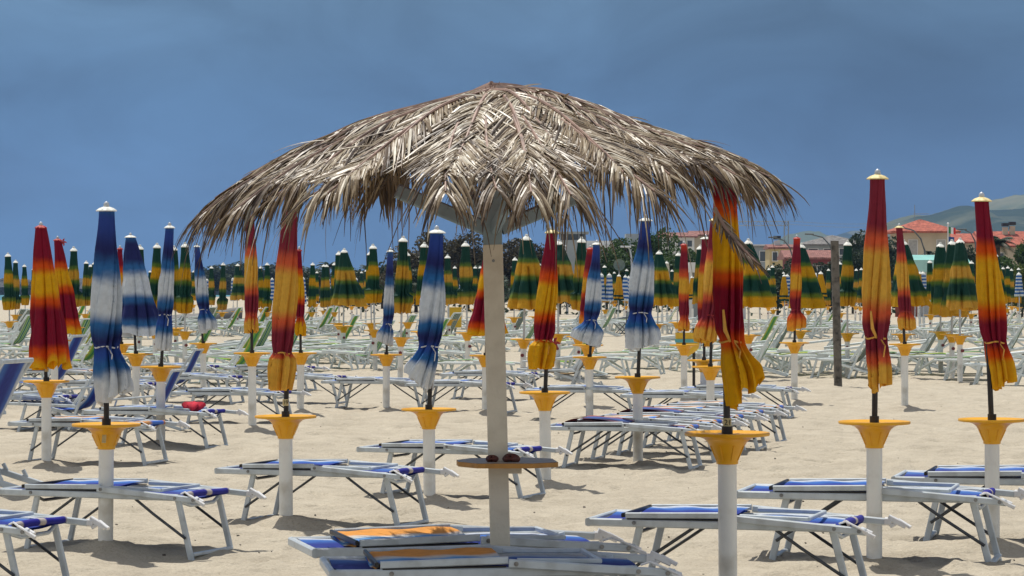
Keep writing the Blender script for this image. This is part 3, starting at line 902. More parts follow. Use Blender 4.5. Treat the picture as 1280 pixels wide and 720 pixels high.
gmesh = {}
for v in range(3):
    gmesh['b', v] = canopy_mesh(1.36, .075, .12, .15, M['green'], tie=None, seed=40 + v, twist=.3, hem=.10, nu=64, nv=26, nf=8)
    gmesh['t', v] = canopy_mesh(1.36, .075, .125, .19, M['green'], tie=.72, seed=50 + v, twist=.5, hem=.10, nu=64, nv=30, ruffle=.05)
    gmesh['l', v] = canopy_mesh(1.36, .075, .30, .40, M['green'], tie=None, seed=60 + v, twist=.1, hem=.16, nu=48, nv=26, bend=.13)
    gmesh['l2', v] = canopy_mesh(1.36, .080, .24, .29, M['green'], tie=None, seed=70 + v, twist=.1, hem=.12, nu=48, nv=26, bend=.05)
smesh = [canopy_mesh(1.2, .09, .14, .17, M['striped'], tie=None, seed=80 + v, twist=.2, nu=32, nv=30) for v in range(2)]
ymesh = canopy_mesh(1.2, .07, .17, .24, M['yellow'], tie=None, seed=90, twist=.2, nu=32, nv=26)
imesh = canopy_mesh(1.5, .08, .13, .15, M['ivory'], tie=None, seed=91, twist=.3, nu=32, nv=26)
mb = MB(); mb.tube([(0, 0, -.2), (0, 0, .76)], .050, 14); stand_me = mb.mesh('stand', M['post'])
tray_me = tray_mb(.86, .235, 24).mesh('tray', M['tray'])
mb = MB(); mb.tube([(0, 0, .7), (0, 0, 2.56)], .019, 8); pole_me = mb.mesh('pole', M['polelight'])
mb = MB(); mb.lathe([(.085, -.02), (.088, -.005), (.06, .03), (.03, .055), (.025, .085), (.008, .09)], 12); cap_me = mb.mesh('cap', M['capw'])
mb = MB(); mb.tube([(0, -.05, .58), (0, -.085, .58)], .03, 10); knob_me = mb.mesh('clamp_knob', M['knob'])

LAND = [(50, 'the big loose red parasol'), (133, 'the tall blue parasol'), (163, 'the cone-shaped blue parasol'), (212, 'the cord-bound slim blue parasol'), (246, 'the blue parasol by the thatch'), (313, 'the orange parasol under the thatch'), (363, 'the red parasol with ruffled hem'), (488, 'the slender central blue parasol'), (546, 'the bright blue parasol'), (622, 'the thatched sunshade post'), (690, 'the frilled red parasol'), (746, 'the white-hemmed blue parasol'), (807, 'the wide blue parasol'), (855, 'the narrow orange parasol'), (905, 'the parasol numbered 21'), (996, 'the red parasol with knotted hem'), (1045, 'the tall wooden post'), (1097, 'the tallest red parasol'), (1125, 'the small red parasol'), (1227, 'the right-edge red parasol')]
ORD = ['first', 'second', 'third', 'fourth', 'fifth', 'sixth', 'seventh', 'eighth', 'ninth', 'tenth', 'eleventh', 'twelfth', 'thirteenth']


def where_labels(xs):
    """for each x: words that place it by the landmark nearest to it and by its rank on that side"""
    out = {}
    cells = {}
    for i, x in enumerate(xs):
        k = min(range(len(LAND)), key=lambda q: abs(LAND[q][0] - x))
        cells.setdefault((k, x >= LAND[k][0]), []).append((abs(LAND[k][0] - x), i))
    for (k, right), lst in cells.items():
        for n, (_, i) in enumerate(sorted(lst)):
            out[i] = f"{ORD[n]} {'right' if right else 'left'} of {LAND[k][1]}"
    return out


FAR_SPOTS = []


def far_umbrella(name, label, cat, tx, tipy, boty, me, L0, group, H, with_tray=True, rz=0.0, yscale=1.0):
    Y = (H - HC) * F / (360 - tipy)
    base = at(tx, 360, Y); base.z = 0
    r = thing(name, label, cat, base, 0, group)
    z1 = H
    L = (boty - tipy) * Y / F
    c = link('canopy', me, r)
    c.location = (0, 0, z1)
    c.rotation_euler = (0, 0, rz)
    c.scale = (1, 1, L / L0)
    cp = link('cap', cap_me, r); cp.location = (0, 0, z1)
    link('stand', stand_me, r)
    if with_tray:
        link('tray', tray_me, r)
        link('clamp_knob', knob_me, r).rotation_euler = (0, 0, random.uniform(-.6, .9))
    p = link('pole', pole_me, r); p.scale = (1, 1, H / 2.6)
    r.rotation_euler = (R(random.uniform(-1.5, 1.5)), R(random.uniform(-1.6, 1.6)), 0)
    FAR_SPOTS.append((base.x, Y, r))
    return r


wl = where_labels([g[0] for g in GREEN])
FW = {'b': 'closed', 't': 'tied', 'l': 'loose', 'l2': 'drooping'}
for i, (tx, tipy, boty, form) in enumerate(GREEN):
    v = i % 3
    far_umbrella('beach_umbrella', f"{FW[form]} green and yellow parasol, {wl[i]}", 'parasol', tx, tipy, boty, gmesh[form, v], 1.36, 'closed green and yellow parasols of the far rows', 2.6, rz=random.uniform(-.5, .5) if form[0] == 'l' else random.uniform(0, 6))
wl = where_labels([g[0] for g in STRIPED])
for i, (tx, tipy, boty) in enumerate(STRIPED):
    far_umbrella('beach_umbrella', f"distant blue and white striped parasol, {wl[i]}", 'parasol', tx, tipy, boty, smesh[i % 2], 1.2, 'distant blue and white striped parasols', 2.25, with_tray=False, rz=random.uniform(0, 6))
wl = where_labels([g[0] for g in YELLOW])
for i, (tx, tipy, boty) in enumerate(YELLOW):
    far_umbrella('beach_umbrella', f"distant plain yellow parasol, {wl[i]}", 'parasol', tx, tipy, boty, ymesh, 1.2, 'distant plain yellow parasols', 2.25, with_tray=False, rz=random.uniform(0, 6))
for i, (tx, tipy, boty) in enumerate(IVORY):
    far_umbrella('beach_umbrella', ['left one of two ivory parasols before the green trees', 'right one of two ivory parasols before the green trees'][i], 'parasol', tx, tipy, boty, imesh, 1.5, 'distant ivory parasols', 2.7, with_tray=False, rz=i * 2.0)

# ------------------------------------------------------------------ loungers
def sling_mesh(pts, w, mat, name='fabric', th=0.006):
    """fabric following a side profile, w wide, stripes run along it; has a thickness"""
    P = [Vector((p[0], 0, p[1])) for p in pts]
    d = [0]
    for a, b in zip(P, P[1:]):
        d.append(d[-1] + (b - a).length)

    def prof(v):
        s_ = v * d[-1]
        x = float(np.interp(s_, d, [p.x for p in P]))
        z = float(np.interp(s_, d, [p.z for p in P]))
        return x, z
    mb = MB()
    nv = max(10, len(pts) * 3)

    def top(u, v):
        x, z = prof(v)
        sag = -0.012 * math.sin(math.pi * u) + .004 * math.sin(9 * u + 14 * v)
        return (x, (u - .5) * w, z + sag)
    mb.grid(top, 12, nv)
    n = len(mb.v)
    mb.grid(lambda u, v: (top(1 - u, v)[0], top(1 - u, v)[1], top(1 - u, v)[2] - th), 12, nv)
    return mb.mesh(name, mat)


def make_flat(fabric, bol, shade_open=False, shade_tilt=0.0, name='sun_lounger', bed=None):
    """low sun lounger, folded sunshade lying on its left end"""
    r = thing(name, 'white framed sun lounger with flat fabric', 'sun lounger')
    W = 0.30
    for sy in (-1, 1):
        mb = MB()
        mb.bar((-.82, sy * W, .385), (.56, sy * W, .385), .03, .044)
        mb.box((-.822, sy * W, .385), (.008, .032, .046))
        mb.build('side_rail', M['rail'], r)
        mb = MB()
        mb.bar((-.03, sy * (W + .034), .428), (.73, sy * (W + .034), .372), .028, .04)
        a = mb.build('arm_rail', M['rail'], r)
        for x, z, q in ((-.0, .427, .045), (.56, .385, .045), (.695, .375, .045), (-.56, .387, .012)):
            mb = MB(); mb.tube([(x, sy * (W + q), z), (x, sy * (W + q + .009), z)], .011, 10)
            mb.build('bolt', M['bolt'], a)
        # the folded sunshade's own thin rail
        mb = MB()
        zz = .425
        mb.bar((-.61, sy * W, zz), (-.03, sy * W, zz + .014), .022, .034)
        mb.build('shade_rail', M['rail'], r)
        # end bracket of white plastic with a cord loop
        mb = MB()
        if sy > 0:
            mb.bar((.725, sy * (W + .034), .376), (.765, sy * (W + .032), .373), .034, .044)
            mb.bar((.745, sy * (W + .03), .398), (.845, sy * (W + .02), .352), .022, .034)
            mb.bar((.80, sy * (W + .03), .385), (.872, sy * (W + .012), .345), .026, .018)
            mb.bar((.755, sy * (W + .03), .345), (.80, sy * (W + .03), .372), .022, .022)
        else:
            mb.bar((.66, sy * (W + .03), .40), (.78, sy * (W + .05), .345), .018, .022)
            mb.bar((.70, sy * (W + .02), .385), (.76, sy * (W + .03), .36), .022, .03)
            mb.tube([(.58, sy * W, .41), (.62, sy * (W + .02), .425), (.68, sy * (W + .05), .40), (.74, sy * (W + .05), .37)], .006, 6)
        mb.build('end_bracket', M['plastic'], r)
        # legs
        for sx, tx, fx in ((-1, -.53, -.63), (1, .53, .64)):
            mb = MB()
            mb.bar((tx, sy * (W - .033), .40), (fx, sy * (W - .033), -.03), .026, .040, up=(1, 0, .2))
            mb.build('leg', M['rail'], r)
            mb = MB()
            mb.tube([(tx - sx * .30, sy * (W - .012), .365), (tx - sx * .16, sy * (W - .008), .27), (fx - sx * .035, sy * (W - .01), .12)], .0095, 7)
            mb.build('strut', M['strut'], r)
    for sx, fx in ((-1, -.628), (1, .638)):
        mb = MB()
        mb.bar((fx, -W + .04, .012), (fx, W - .04, .012), .036, .022)
        mb.build('foot_bar', M['rail'], r)
        mb = MB()
        x = sx * .545
        mb.tube([(x, -W + .03, .36), (x + sx * .02, -W * .5, .325), (x + sx * .02, W * .5, .325), (x, W - .03, .36)], .013 if sx > 0 else .011, 8)
        mb.build('cross_bar', M['rail'] if sx > 0 else M['strut'], r)
    mb = MB()
    mb.bar((-.825, -W - .014, .385), (-.825, W + .014, .385), .03, .042)
    mb.build('end_rail', M['rail'], r)
    link('fabric', sling_mesh([(-.80, .402), (-.4, .395), (0, .40), (.1, .415), (.3, .40), (.62, .385)], W * 2 - .034, M[bed or fabric]), r)
    # folded sunshade: frame slab wrapped in cloth
    sh = link('sunshade', sling_mesh([(-.63, .418), (-.62, .434 + shade_tilt * .2), (-.5, .436 + shade_tilt), (-.2, .440 + shade_tilt * .6), (-.03, .444)], W * 2 - .05, M[fabric], 'sunshade', th=.014), r)
    mb = MB()
    mb.bar((-.625, -W - .012, .427), (-.625, W + .012, .427), .018, .024)
    for sy in (-1, 1):
        mb.bar((-.60, sy * (W + .004), .4075), (-.04, sy * (W + .004), .412), .02, .006)
    mb.build('shade_edge', M['pole'], sh)
    # slack inner frame seen between the arms, and the rolled headrest at the right end
    mb = MB()
    for sy in (-1, 1):
        mb.bar((.02, sy * (W - .06), .432), (.40, sy * (W - .05), .425), .02, .022)
    mb.bar((.40, -W + .05, .425), (.40, W - .05, .425), .02, .022)
    mb.build('inner_frame', M['rail'], r)
    mb = MB()
    mb.grid(lambda u, v: (.60 + .026 * math.cos(2 * math.pi * v) * (1 - .3 * abs(2 * u - 1) ** 4), (u - .5) * (W * 2 - .04), .398 + .022 * math.sin(2 * math.pi * v) + .006 * math.sin(5 * u)), 16, 14)
    if bol:
        mb.build('headrest', M[bol], r)
    return r


def make_reclined(fabric, name='deck_chair'):
    """lounger with its back raised on the right and ratchet bars resting on the sand"""
    r = thing(name, 'white framed deck chair with raised back', 'deck chair')
    W = 0.29
    for sy in (-1, 1):
        y = sy * W
        mb = MB(); mb.bar((-.78, y, .37), (.22, y, .34), .03, .042); mb.build('side_rail', M['rail'], r)
        mb = MB(); mb.bar((.16, y * .93, .34), (.66, y * .93, 1.02), .03, .04, up=(1, 0, -.5)); mb.build('back_rail', M['rail'], r)
        mb = MB(); mb.bar((-.50, y, .38), (-.62, y, -.03), .03, .04, up=(1, 0, .2)); mb.build('leg', M['rail'], r)
        mb = MB(); mb.bar((.40, y * 1.08, .70), (.12, y * 1.08, .02), .028, .038, up=(1, 0, -.3)); mb.build('leg', M['rail'], r)
        mb = MB()
        mb.bar((-.15, y * .8, .30), (.80, y * .8, .03), .026, .05)
        for q in range(3):
            x = .30 + q * .17
            mb.bar((x, y * .8, .172 - q * .048 + .02), (x - .03, y * .8, .172 - q * .048 + .075), .022, .03, up=(1, 0, 0))
        mb.build('ratchet_bar', M['rail'], r)
        mb = MB(); mb.bar((-.68, y * 1.1, .50), (.42, y * 1.1, .60), .028, .03); mb.bar((-.60, y * 1.1, .36), (-.55, y * 1.1, .50), .024, .03, up=(1, 0, 0)); mb.build('arm_rail', M['rail'], r)
        mb = MB(); mb.tube([(-.2, y * .97, .35), (-.58, y * .97, .12)], .0095, 7); mb.build('strut', M['strut'], r)
    for p in ((.80, .03), (-.62, .012), (.14, .03)):
        mb = MB(); mb.bar((p[0], -W * .95, p[1]), (p[0], W * .95, p[1]), .034, .022); mb.build('foot_bar', M['rail'], r)
    mb = MB(); mb.bar((.66, -W, 1.02), (.66, W, 1.02), .03, .036); mb.build('top_bar', M['rail'], r)
    link('fabric', sling_mesh([(-.76, .385), (-.4, .35), (0, .29), (.2, .30), (.34, .44), (.50, .72), (.63, .99), (.665, 1.045)], W * 2 - .08, M[fabric]), r)
    return r


def far_chair(fabric, raised):
    """the same chairs as they stand far off: frame, fabric"""
    r = thing('deck_chair' if raised else 'sun_lounger', 'white framed beach lounger', 'deck chair' if raised else 'sun lounger')
    W = 0.29
    mb = MB()
    for sy in (-1, 1):
        y = sy * W
        if raised:
            for a, b in (((-.78, .37), (.22, .34)), ((.16, .34), (.66, 1.04)), ((-.50, .38), (-.62, -.03)), ((.42, .72), (.12, .0)), ((-.15, .30), (.80, .03)), ((-.68, .48), (.44, .62))):
                mb.bar((a[0], y, a[1]), (b[0], y, b[1]), .034, .046, up=(.3, 0, 1))
        else:
            for a, b in (((-.82, .385), (.56, .385)), ((-.03, .43), (.74, .372)), ((-.53, .40), (-.64, -.03)), ((.53, .40), (.64, -.03)), ((-.2, .36), (-.6, .12)), ((.2, .36), (.6, .12))):
                mb.bar((a[0], y, a[1]), (b[0], y, b[1]), .03 if abs(a[1] - b[1]) < .3 else .036, .042, up=(.3, 0, 1))
    for x, z in (((.80, .03), (-.62, .02), (.66, 1.04), (-.78, .37)) if raised else ((-.63, .015), (.63, .015), (-.82, .385))):
        mb.bar((x, -W, z), (x, W, z), .036, .03)
    mb.build('frame', M['rail_far'], r)
    if raised:
        pts = [(-.76, .385), (-.4, .35), (0, .29), (.2, .30), (.34, .44), (.50, .72), (.63, .99), (.67, 1.06)]
    else:
        pts = [(-.80, .41), (-.6, .44), (-.1, .455), (0, .42), (.3, .41), (.62, .40)]
    link('fabric', sling_mesh(pts, W * 2 - .08, M[fabric]), r)
    return r


PROTO = {}


def place(kind, label, px, Y, yaw, group=None, dz=0.0, scale=1.0, red=False):
    if kind not in PROTO:
        a, b = kind
        if a == 'flat':
            PROTO[kind] = make_flat(b, 'bolster' if b == 'sling_blue' else 'bolster_orange')
        elif a == 'front':
            PROTO[kind] = make_flat(b, None, bed='sling_blue')
        elif a == 'tilt':
            PROTO[kind] = make_flat(b, 'bolster_orange', shade_tilt=.05)
        elif a == 'rec':
            PROTO[kind] = make_reclined(b)
        elif a == 'farflat':
            PROTO[kind] = far_chair(b, False)
        else:
            PROTO[kind] = far_chair(b, True)
        o = PROTO[kind]
    else:
        o = copy_tree(PROTO[kind])
    o.location = ((px - 640) * Y / F, Y, dz)
    o.rotation_euler = (0, 0, R(yaw))
    o.scale = (scale,) * 3
    tag(o, label, o['category'], group)
    return o


G1 = 'sun loungers laid flat between the near parasols'
FB, FO, FM = ('flat', 'sling_blue'), ('flat', 'sling_orange'), ('tilt', 'sling_maroon')
FF = ('front', 'sling_front')
place(FF, 'blue and orange lounger at bottom centre, passing just behind the thatched sunshade post', 588, 14.52, 15, G1, scale=1.10, dz=-.035)
place(FF, 'nearest lounger at the bottom edge, passing in front of the thatched sunshade post', 632, 13.35, 8, G1, scale=1.06, dz=-.02)
place(FB, 'blue lounger right beside the stand of the tall blue parasol', 160, 18.2, -23, G1)
place(FB, 'blue lounger beside the stand of the ruffled red parasol', 418, 20.3, -21, G1)
place(FB, 'blue lounger just behind the brown tray board', 578, 23.0, -21, G1)
place(FB, 'blue lounger behind the stand of the parasol numbered 21', 932, 15.75, -17, G1, scale=1.04)
place(FB, 'long white lounger crossing the stand of the tallest parasol', 1106, 17.55, -15, G1, scale=1.10)
place(FB, 'lounger cut by the right edge, behind the crossing one', 1288, 18.9, -15, G1, scale=1.10)
place(FB, 'lounger cut by the bottom left corner', -62, 15.9, -21, G1)
place(FM, 'navy lounger with dark red folded sunshade, front of the stacked row', 790, 26.6, -14, 'loungers set in a tight row right of centre')
place(FO, 'orange striped lounger, second in the tight row', 822, 27.6, -14, 'loungers set in a tight row right of centre')
place(FM, 'third lounger of the tight row, dark fabric', 852, 28.7, -14, 'loungers set in a tight row right of centre')
place(FO, 'fourth lounger of the tight row, orange edged', 880, 29.8, -14, 'loungers set in a tight row right of centre')
place(FO, 'farthest lounger of the tight row, blue rolled headrest', 908, 31.0, -14, 'loungers set in a tight row right of centre')
place(FB, 'plain white lounger behind the tight row', 862, 34.5, -12, G1)
place(FB, 'lounger passing behind the frilled red parasol stand', 738, 36.3, -12, G1)
place(FB, 'blue lounger left of the thatched sunshade post, behind another', 585, 38.5, -15, G1)
place(FB, 'short blue lounger farther back beside the sunshade post', 620, 43.0, -12, G1)
place(FB, 'lounger crossing the stand of the slender central blue parasol', 478, 39.6, -12, G1)
place(FB, 'farther lounger left of the slender central blue parasol', 378, 41.5, -12, G1)
place(FB, 'lounger crossing the stand of the orange parasol', 300, 35.4, -12, G1)
place(FB, 'blue lounger with a red cloth lying on it', 205, 30.0, -17, G1)
place(FO, 'lounger with orange edge behind the loose red parasol stand', 122, 27.4, -16, G1)
place(FB, 'lounger crossing the stand of the small blue parasol', 248, 41.5, -14, G1)
place(FB, 'lounger at the far right behind the tallest parasol pair', 930, 36.8, -12, G1)
place(FB, 'lounger crossing behind the leaning red parasol stand', 30, 34.0, -14, G1)
place(FB, 'lounger behind the stand of the cone-shaped blue parasol', 140, 38.5, -13, G1)
place(FB, 'lounger just left of the small blue parasol stand', 225, 47.0, -13, G1)
place(FB, 'lounger behind the orange parasol stand, nearer the far rows', 345, 46.5, -12, G1)
place(FO, 'orange edged lounger behind the tall blue parasol', 75, 44.5, -13, G1)
G2 = 'deck chairs with raised blue backs at left'
RB = ('rec', 'sling_blue')
place(RB, 'large blue deck chair with raised back at the left edge', -76, 23.6, -14, G2, scale=1.10)
place(RB, 'blue deck chair right of the loose red parasol stand', 86, 33.5, -12, G2, scale=.9)
place(RB, 'blue deck chair right of the tall blue parasol', 176, 33.5, -12, G2, scale=.72)
place(RB, 'blue deck chair behind the slim blue parasol stand', 212, 43.5, -12, G2, scale=.75)
place(RB, 'blue deck chair farther back at the left edge', 48, 41.5, -12, G2)
place(('rec', 'sling_brown'), 'deck chair with brown back right of the frilled parasol', 705, 46.5, -6, 'deck chairs with raised backs')
# red cloth on the lounger
mb = MB()
mb.grid(lambda u, v: (lambda th, ph: (.115 * math.sin(ph) * math.cos(th) * (1 + .3 * math.sin(3 * th)), .09 * math.sin(ph) * math.sin(th) * (1 + .2 * math.cos(4 * th)), .05 * math.cos(ph) * (1 + .4 * mnoise.noise(Vector((th, ph * 2, 1)))) + .02 * math.sin(5 * th) * math.sin(ph)))(2 * math.pi * u, math.pi * v), 28, 16, closed_u=True)
p = at(241, 360, 29.7)
c = mb.build('towel', M['redcloth'], loc=(p.x, 29.75, .455))
tag(c, 'crumpled bright red cloth lying on a blue lounger', 'towel')

# far rows: each parasol stands between its loungers
fk = [('farflat', 'sling_green'), ('farflat', 'sling_lime'), ('farrec', 'sling_green'), ('farrec', 'sling_teal'), ('farrec', 'sling_lime'), ('farflat', 'sling_teal')]
FLAB = {('farflat', 'sling_green'): 'flat white lounger with green stripes among the crowded far rows',
        ('farflat', 'sling_lime'): 'flat white lounger with lime fabric among the crowded far rows',
        ('farflat', 'sling_teal'): 'flat white lounger with dark teal stripes among the crowded far rows',
        ('farrec', 'sling_green'): 'raised white deck chair with green stripes among the crowded far rows',
        ('farrec', 'sling_teal'): 'raised white deck chair with dark teal stripes in the far rows',
        ('farrec', 'sling_lime'): 'raised white deck chair with lime green back in the far rows'}
# those one can point at
G3 = 'green striped loungers at the front of the far rows'
place(('farrec', 'sling_teal'), 'nearest teal striped deck chair at the right edge, under the right-edge parasol', 1262, 49.0, -14, G3)
place(('farrec', 'sling_teal'), 'second teal striped deck chair at right edge, a row behind', 1240, 55.0, -14, G3)
place(('farrec', 'sling_teal'), 'teal striped deck chair left of the three drooping green parasols', 1160, 62.0, -14, G3)
place(('farflat', 'sling_green'), 'flat green lounger right of the small red parasol stand', 1160, 55.5, -12, G3)
place(('farflat', 'sling_green'), 'flat white lounger between the drooping parasols and the right-edge one', 1224, 51.5, -14, G3)
place(('farrec', 'sling_lime'), 'big lime green deck chair right of the small blue parasol', 282, 49.5, -14, G3)
place(('farrec', 'sling_green'), 'green striped deck chair behind the lime green one', 305, 60.0, -14, G3)
place(('farrec', 'sling_teal'), 'striped deck chair left of the knotted red parasol', 952, 60.0, -14, G3)
place(('farrec', 'sling_green'), 'white deck chair frame left of the tall wooden post', 1022, 60.0, -14, G3)
place(('farrec', 'sling_green'), 'white deck chair frame right of the tall wooden post', 1072, 58.0, -14, G3)
place(('farflat', 'sling_green'), 'flat green white lounger behind the blue parasol with crumpled hem', 745, 52.5, -10, G3)
place(('farflat', 'sling_green'), 'flat white lounger right of the crumpled-hem blue parasol', 790, 55.5, -10, G3)
place(('farflat', 'sling_green'), 'flat green lounger left of the loose red parasol behind the post', 598, 49.5, -12, G3)
place(('farflat', 'sling_lime'), 'flat lime lounger left of the slender central blue parasol', 425, 64.0, -12, G3)
place(('farflat', 'sling_green'), 'flat green lounger behind the slender central blue parasol', 470, 66.0, -12, G3)
place(('farflat', 'sling_green'), 'flat white lounger behind the bright blue parasol', 555, 57.0, -12, G3)
place(('farflat', 'sling_lime'), 'lime lounger at the left edge behind the big deck chair', 6, 46.5, -14, G3)
place(('farrec', 'sling_lime'), 'lime striped deck chair right of the leaning red parasol', 96, 55.0, -14, G3)
rng = random.Random(21)
spots = []
for (x, y, o) in sorted(FAR_SPOTS, key=lambda s_: s_[1]):
    for dx, dy in ((-.95, -.25), (.95, .2), (0.1, -1.3), (-.4, 1.4), (-2.0, .4), (1.9, -.7)):
        X, Y = x + dx + rng.uniform(-.15, .15), y + dy + rng.uniform(-.25, .25)
        if Y < 53 or Y > 118 or abs(X / Y * F) > 660:
            continue
        px_ = X / Y * F + 640
        if 745 < px_ < 812 and Y < 96 and rng.random() < .75:      # the gap of bare sand
            continue
        if 380 < px_ < 700 and Y < 57 or len(spots) > 290:
            continue
        if any(abs(X - a) < 1.2 and abs(Y - b) < .7 for a, b in spots):
            continue
        spots.append((X, Y))
        k = rng.choice(fk + [fk[0], fk[0], fk[1], fk[5], fk[0]])
        place(k, FLAB[k], px_, Y, rng.uniform(-22, -4), 'white loungers crowded in the far rows')
print('far chairs', len(spots))

# ------------------------------------------------------------------ thatched sunshade
TY = 16.1
base = at(633, 360, TY); base.z = 0
th_ = thing('thatched_sunshade', 'large round sunshade thatched with dry palm fronds on a white post', 'sunshade', base)
APX = at(614, 112, TY) - base           # apex
top_x = at(616, 360, TY).x - base.x
zt = HC - (306 - 360) * TY / F
post = MB(); post.bar((-.012, 0, -.75), (top_x, 0, zt), .118, .118, up=(0, 1, 0), cham=.008)
po = post.build('post', M['wood_white'], th_)
mb = MB(); mb.tube([(top_x + .004, -.059, zt - .095), (top_x + .004, -.0625, zt - .095)], .009, 10); mb.build('bolt', M['bolt'], po)
mb = MB()
mb.bar((top_x, 0, zt), (APX.x, 0, APX.z - .08), .112, .112, up=(0, 1, 0), cham=.008)
mb.build('head_post', M['bluegrey'], th_)


def cone_z(r, ang):
    """height of the roof surface at radius r; the right side sits higher"""
    return APX.z - .235 * r - .045 * r ** 2 - .014 * r ** 3 + .045 * r * math.cos(ang) + .055 * r * math.sin(ang)


for k, a in enumerate((14, 104, 194, 284)):
    a = R(a)
    c, s_ = math.cos(a), math.sin(a)
    mb = MB()
    mb.bar((top_x + c * .05, s_ * .05, zt + .10), (top_x + c * .58, s_ * .58, zt + .315), .045, .085)
    mb.build('brace', M['bluegrey'], th_)
for k in range(8):
    a = R(14 + 45 * k)
    mb = MB()
    pts = [(APX.x + math.cos(a) * q, math.sin(a) * q, cone_z(q, a) - .085) for q in (.05, .4, .8, 1.1)]
    mb.tube(pts, .02, 8)
    mb.build('rafter', M['bluegrey'], th_)
mb = MB()
mb.grid(lambda u, v: (APX.x + math.cos(2 * math.pi * u) * (.04 + 1.02 * v), math.sin(2 * math.pi * u) * (.04 + 1.02 * v), cone_z(.04 + 1.02 * v, 2 * math.pi * u) - .030 - .03 * abs(math.sin(4 * 2 * math.pi * u)) * v - .008), 64, 12, closed_u=True)
lin = mb.build('lining', M['lining'], th_)


def frond(name, ang, r0, r1, lift, rng, n=58, hang=None, tone_shift=0.0, llen=1.0):
    """one palm frond: a rib with two rows of narrow folded leaflets"""
    if hang:
        rib = hang
    else:
        rib = []
        wob = rng.uniform(-.10, .10)
        for q in range(15):
            u = q / 14
            r = r0 + (r1 - r0) * u
            a = ang + wob * u * u
            z = cone_z(r, a) + lift * min(1, .25 + 3 * u) * (1 - .4 * u) + .02 * math.sin(u * 7 + ang)
            if u > .85:
                z -= (u - .85) * .12
            rib.append(Vector((APX.x + math.cos(a) * r, math.sin(a) * r, z)))
    # leaflets
    lf = MB(); tones = []
    seglen = [0]
    for a, b in zip(rib, rib[1:]):
        seglen.append(seglen[-1] + (b - a).length)
    tot = seglen[-1]

    def rp(u):
        s_ = u * tot
        for i in range(len(rib) - 1):
            if s_ <= seglen[i + 1] or i == len(rib) - 2:
                t = (s_ - seglen[i]) / max(1e-6, seglen[i + 1] - seglen[i])
                return rib[i].lerp(rib[i + 1], t), (rib[i + 1] - rib[i]).normalized()
    fsp = rng.uniform(-4, 4)
    frond_tone = rng.uniform(-.13, .13) + tone_shift
    for side in (-1, 1):
        for i in range(n):
            u = (i + rng.random() * .8) / n
            u = .06 + .94 * u
            p, T = rp(u)
            Nn = Vector((0, 0, 1))
            S = T.cross(Nn)
            if S.length < .05:
                S = Vector((1, 0, 0))
            S = S.normalized() * side
            Nn = S.cross(T) * side
            Nn = Nn.normalized()
            if Nn.z < 0:
                Nn = -Nn
            ln = (.15 + .36 * math.sin(math.pi * min(1, u * .86 + .08)) ** .9) * rng.uniform(.55, 1.2) * llen
            spread = R(44 - 22 * u + rng.uniform(-4, 4) + fsp)
            d = T * math.cos(spread) + S * math.sin(spread) + Nn * rng.uniform(-.02, .10)
            d.normalize()
            droop = rng.uniform(.5, 1.15) * (1 + .7 * u) * (1.0 if not hang else .4)
            stray = rng.random() < .012
            if stray:
                droop *= .5; ln *= .6; d = (d + Nn * rng.uniform(.1, .35) + Vector((rng.uniform(-.3, .3), rng.uniform(-.3, .3), 0))).normalized()
            w = rng.uniform(.0052, .0098)
            if u > .5 and rng.random() < .13:      # thin torn wisps hanging below the fringe
                ln *= 1.5; w *= .6; droop *= 1.7
            segs = 6
            cur = p.copy()
            dd = d.copy()
            pts = [cur.copy()]
            for k in range(segs):
                cur = cur + dd * (ln / segs)
                # lie on the roof while over it, hang free past the edge
                if not hang:
                    rx = math.hypot(cur.x - APX.x, cur.y)
                    aa = math.atan2(cur.y, cur.x - APX.x)
                    floor_z = cone_z(min(rx, 1.5), aa) - max(0, rx - 1.5) * 2.0 + .004 + lift * .25
                    if cur.z < floor_z and rx < 1.62:
                        cur.z = floor_z + rng.uniform(0, .008)
                pts.append(cur.copy())
                dd = (dd + Vector((0, 0, -1)) * droop * .17 + Vector((rng.uniform(-1, 1), rng.uniform(-1, 1), rng.uniform(-.4, .4))) * (.045 + .10 * (k / segs) * (u > .6))).normalized()
            tone = min(1, max(0, rng.gauss(.47, .25) + frond_tone))
            roll = rng.uniform(-.5, .5)
            o0 = len(lf.v)
            for k, q in enumerate(pts):
                tk = k / segs
                ww = w * (0.75 + .6 * tk) if tk < .4 else w * 1.0 * (1 - (tk - .4) / .6) ** .7 + .0012
                tang = (pts[min(k + 1, segs)] - pts[max(k - 1, 0)]).normalized()
                B = tang.cross(Nn)
                if B.length < .05:
                    B = tang.cross(Vector((1, 0, 0)))
                B = (Matrix.Rotation(roll + tk * roll, 3, tang) @ B.normalized())
                U = B.cross(tang)
                lf.v += [tuple(q - B * ww), tuple(q + U * ww * .45), tuple(q + B * ww)]
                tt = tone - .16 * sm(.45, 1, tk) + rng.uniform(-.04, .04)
                tones += [tt, tt - .05, tt]
            for k in range(segs):
                b0 = o0 + 3 * k
                lf.f += [(b0, b0 + 1, b0 + 4, b0 + 3), (b0 + 1, b0 + 2, b0 + 5, b0 + 4)]
    lf.tone = tones
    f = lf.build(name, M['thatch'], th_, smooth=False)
    rb = MB()
    rb.tube([q + Vector((0, 0, .008)) for q in rib], [.0135 - .008 * q / (len(rib) - 1) for q in range(len(rib))], 6)
    rb.build('rib', M['rib'], f)
    return f


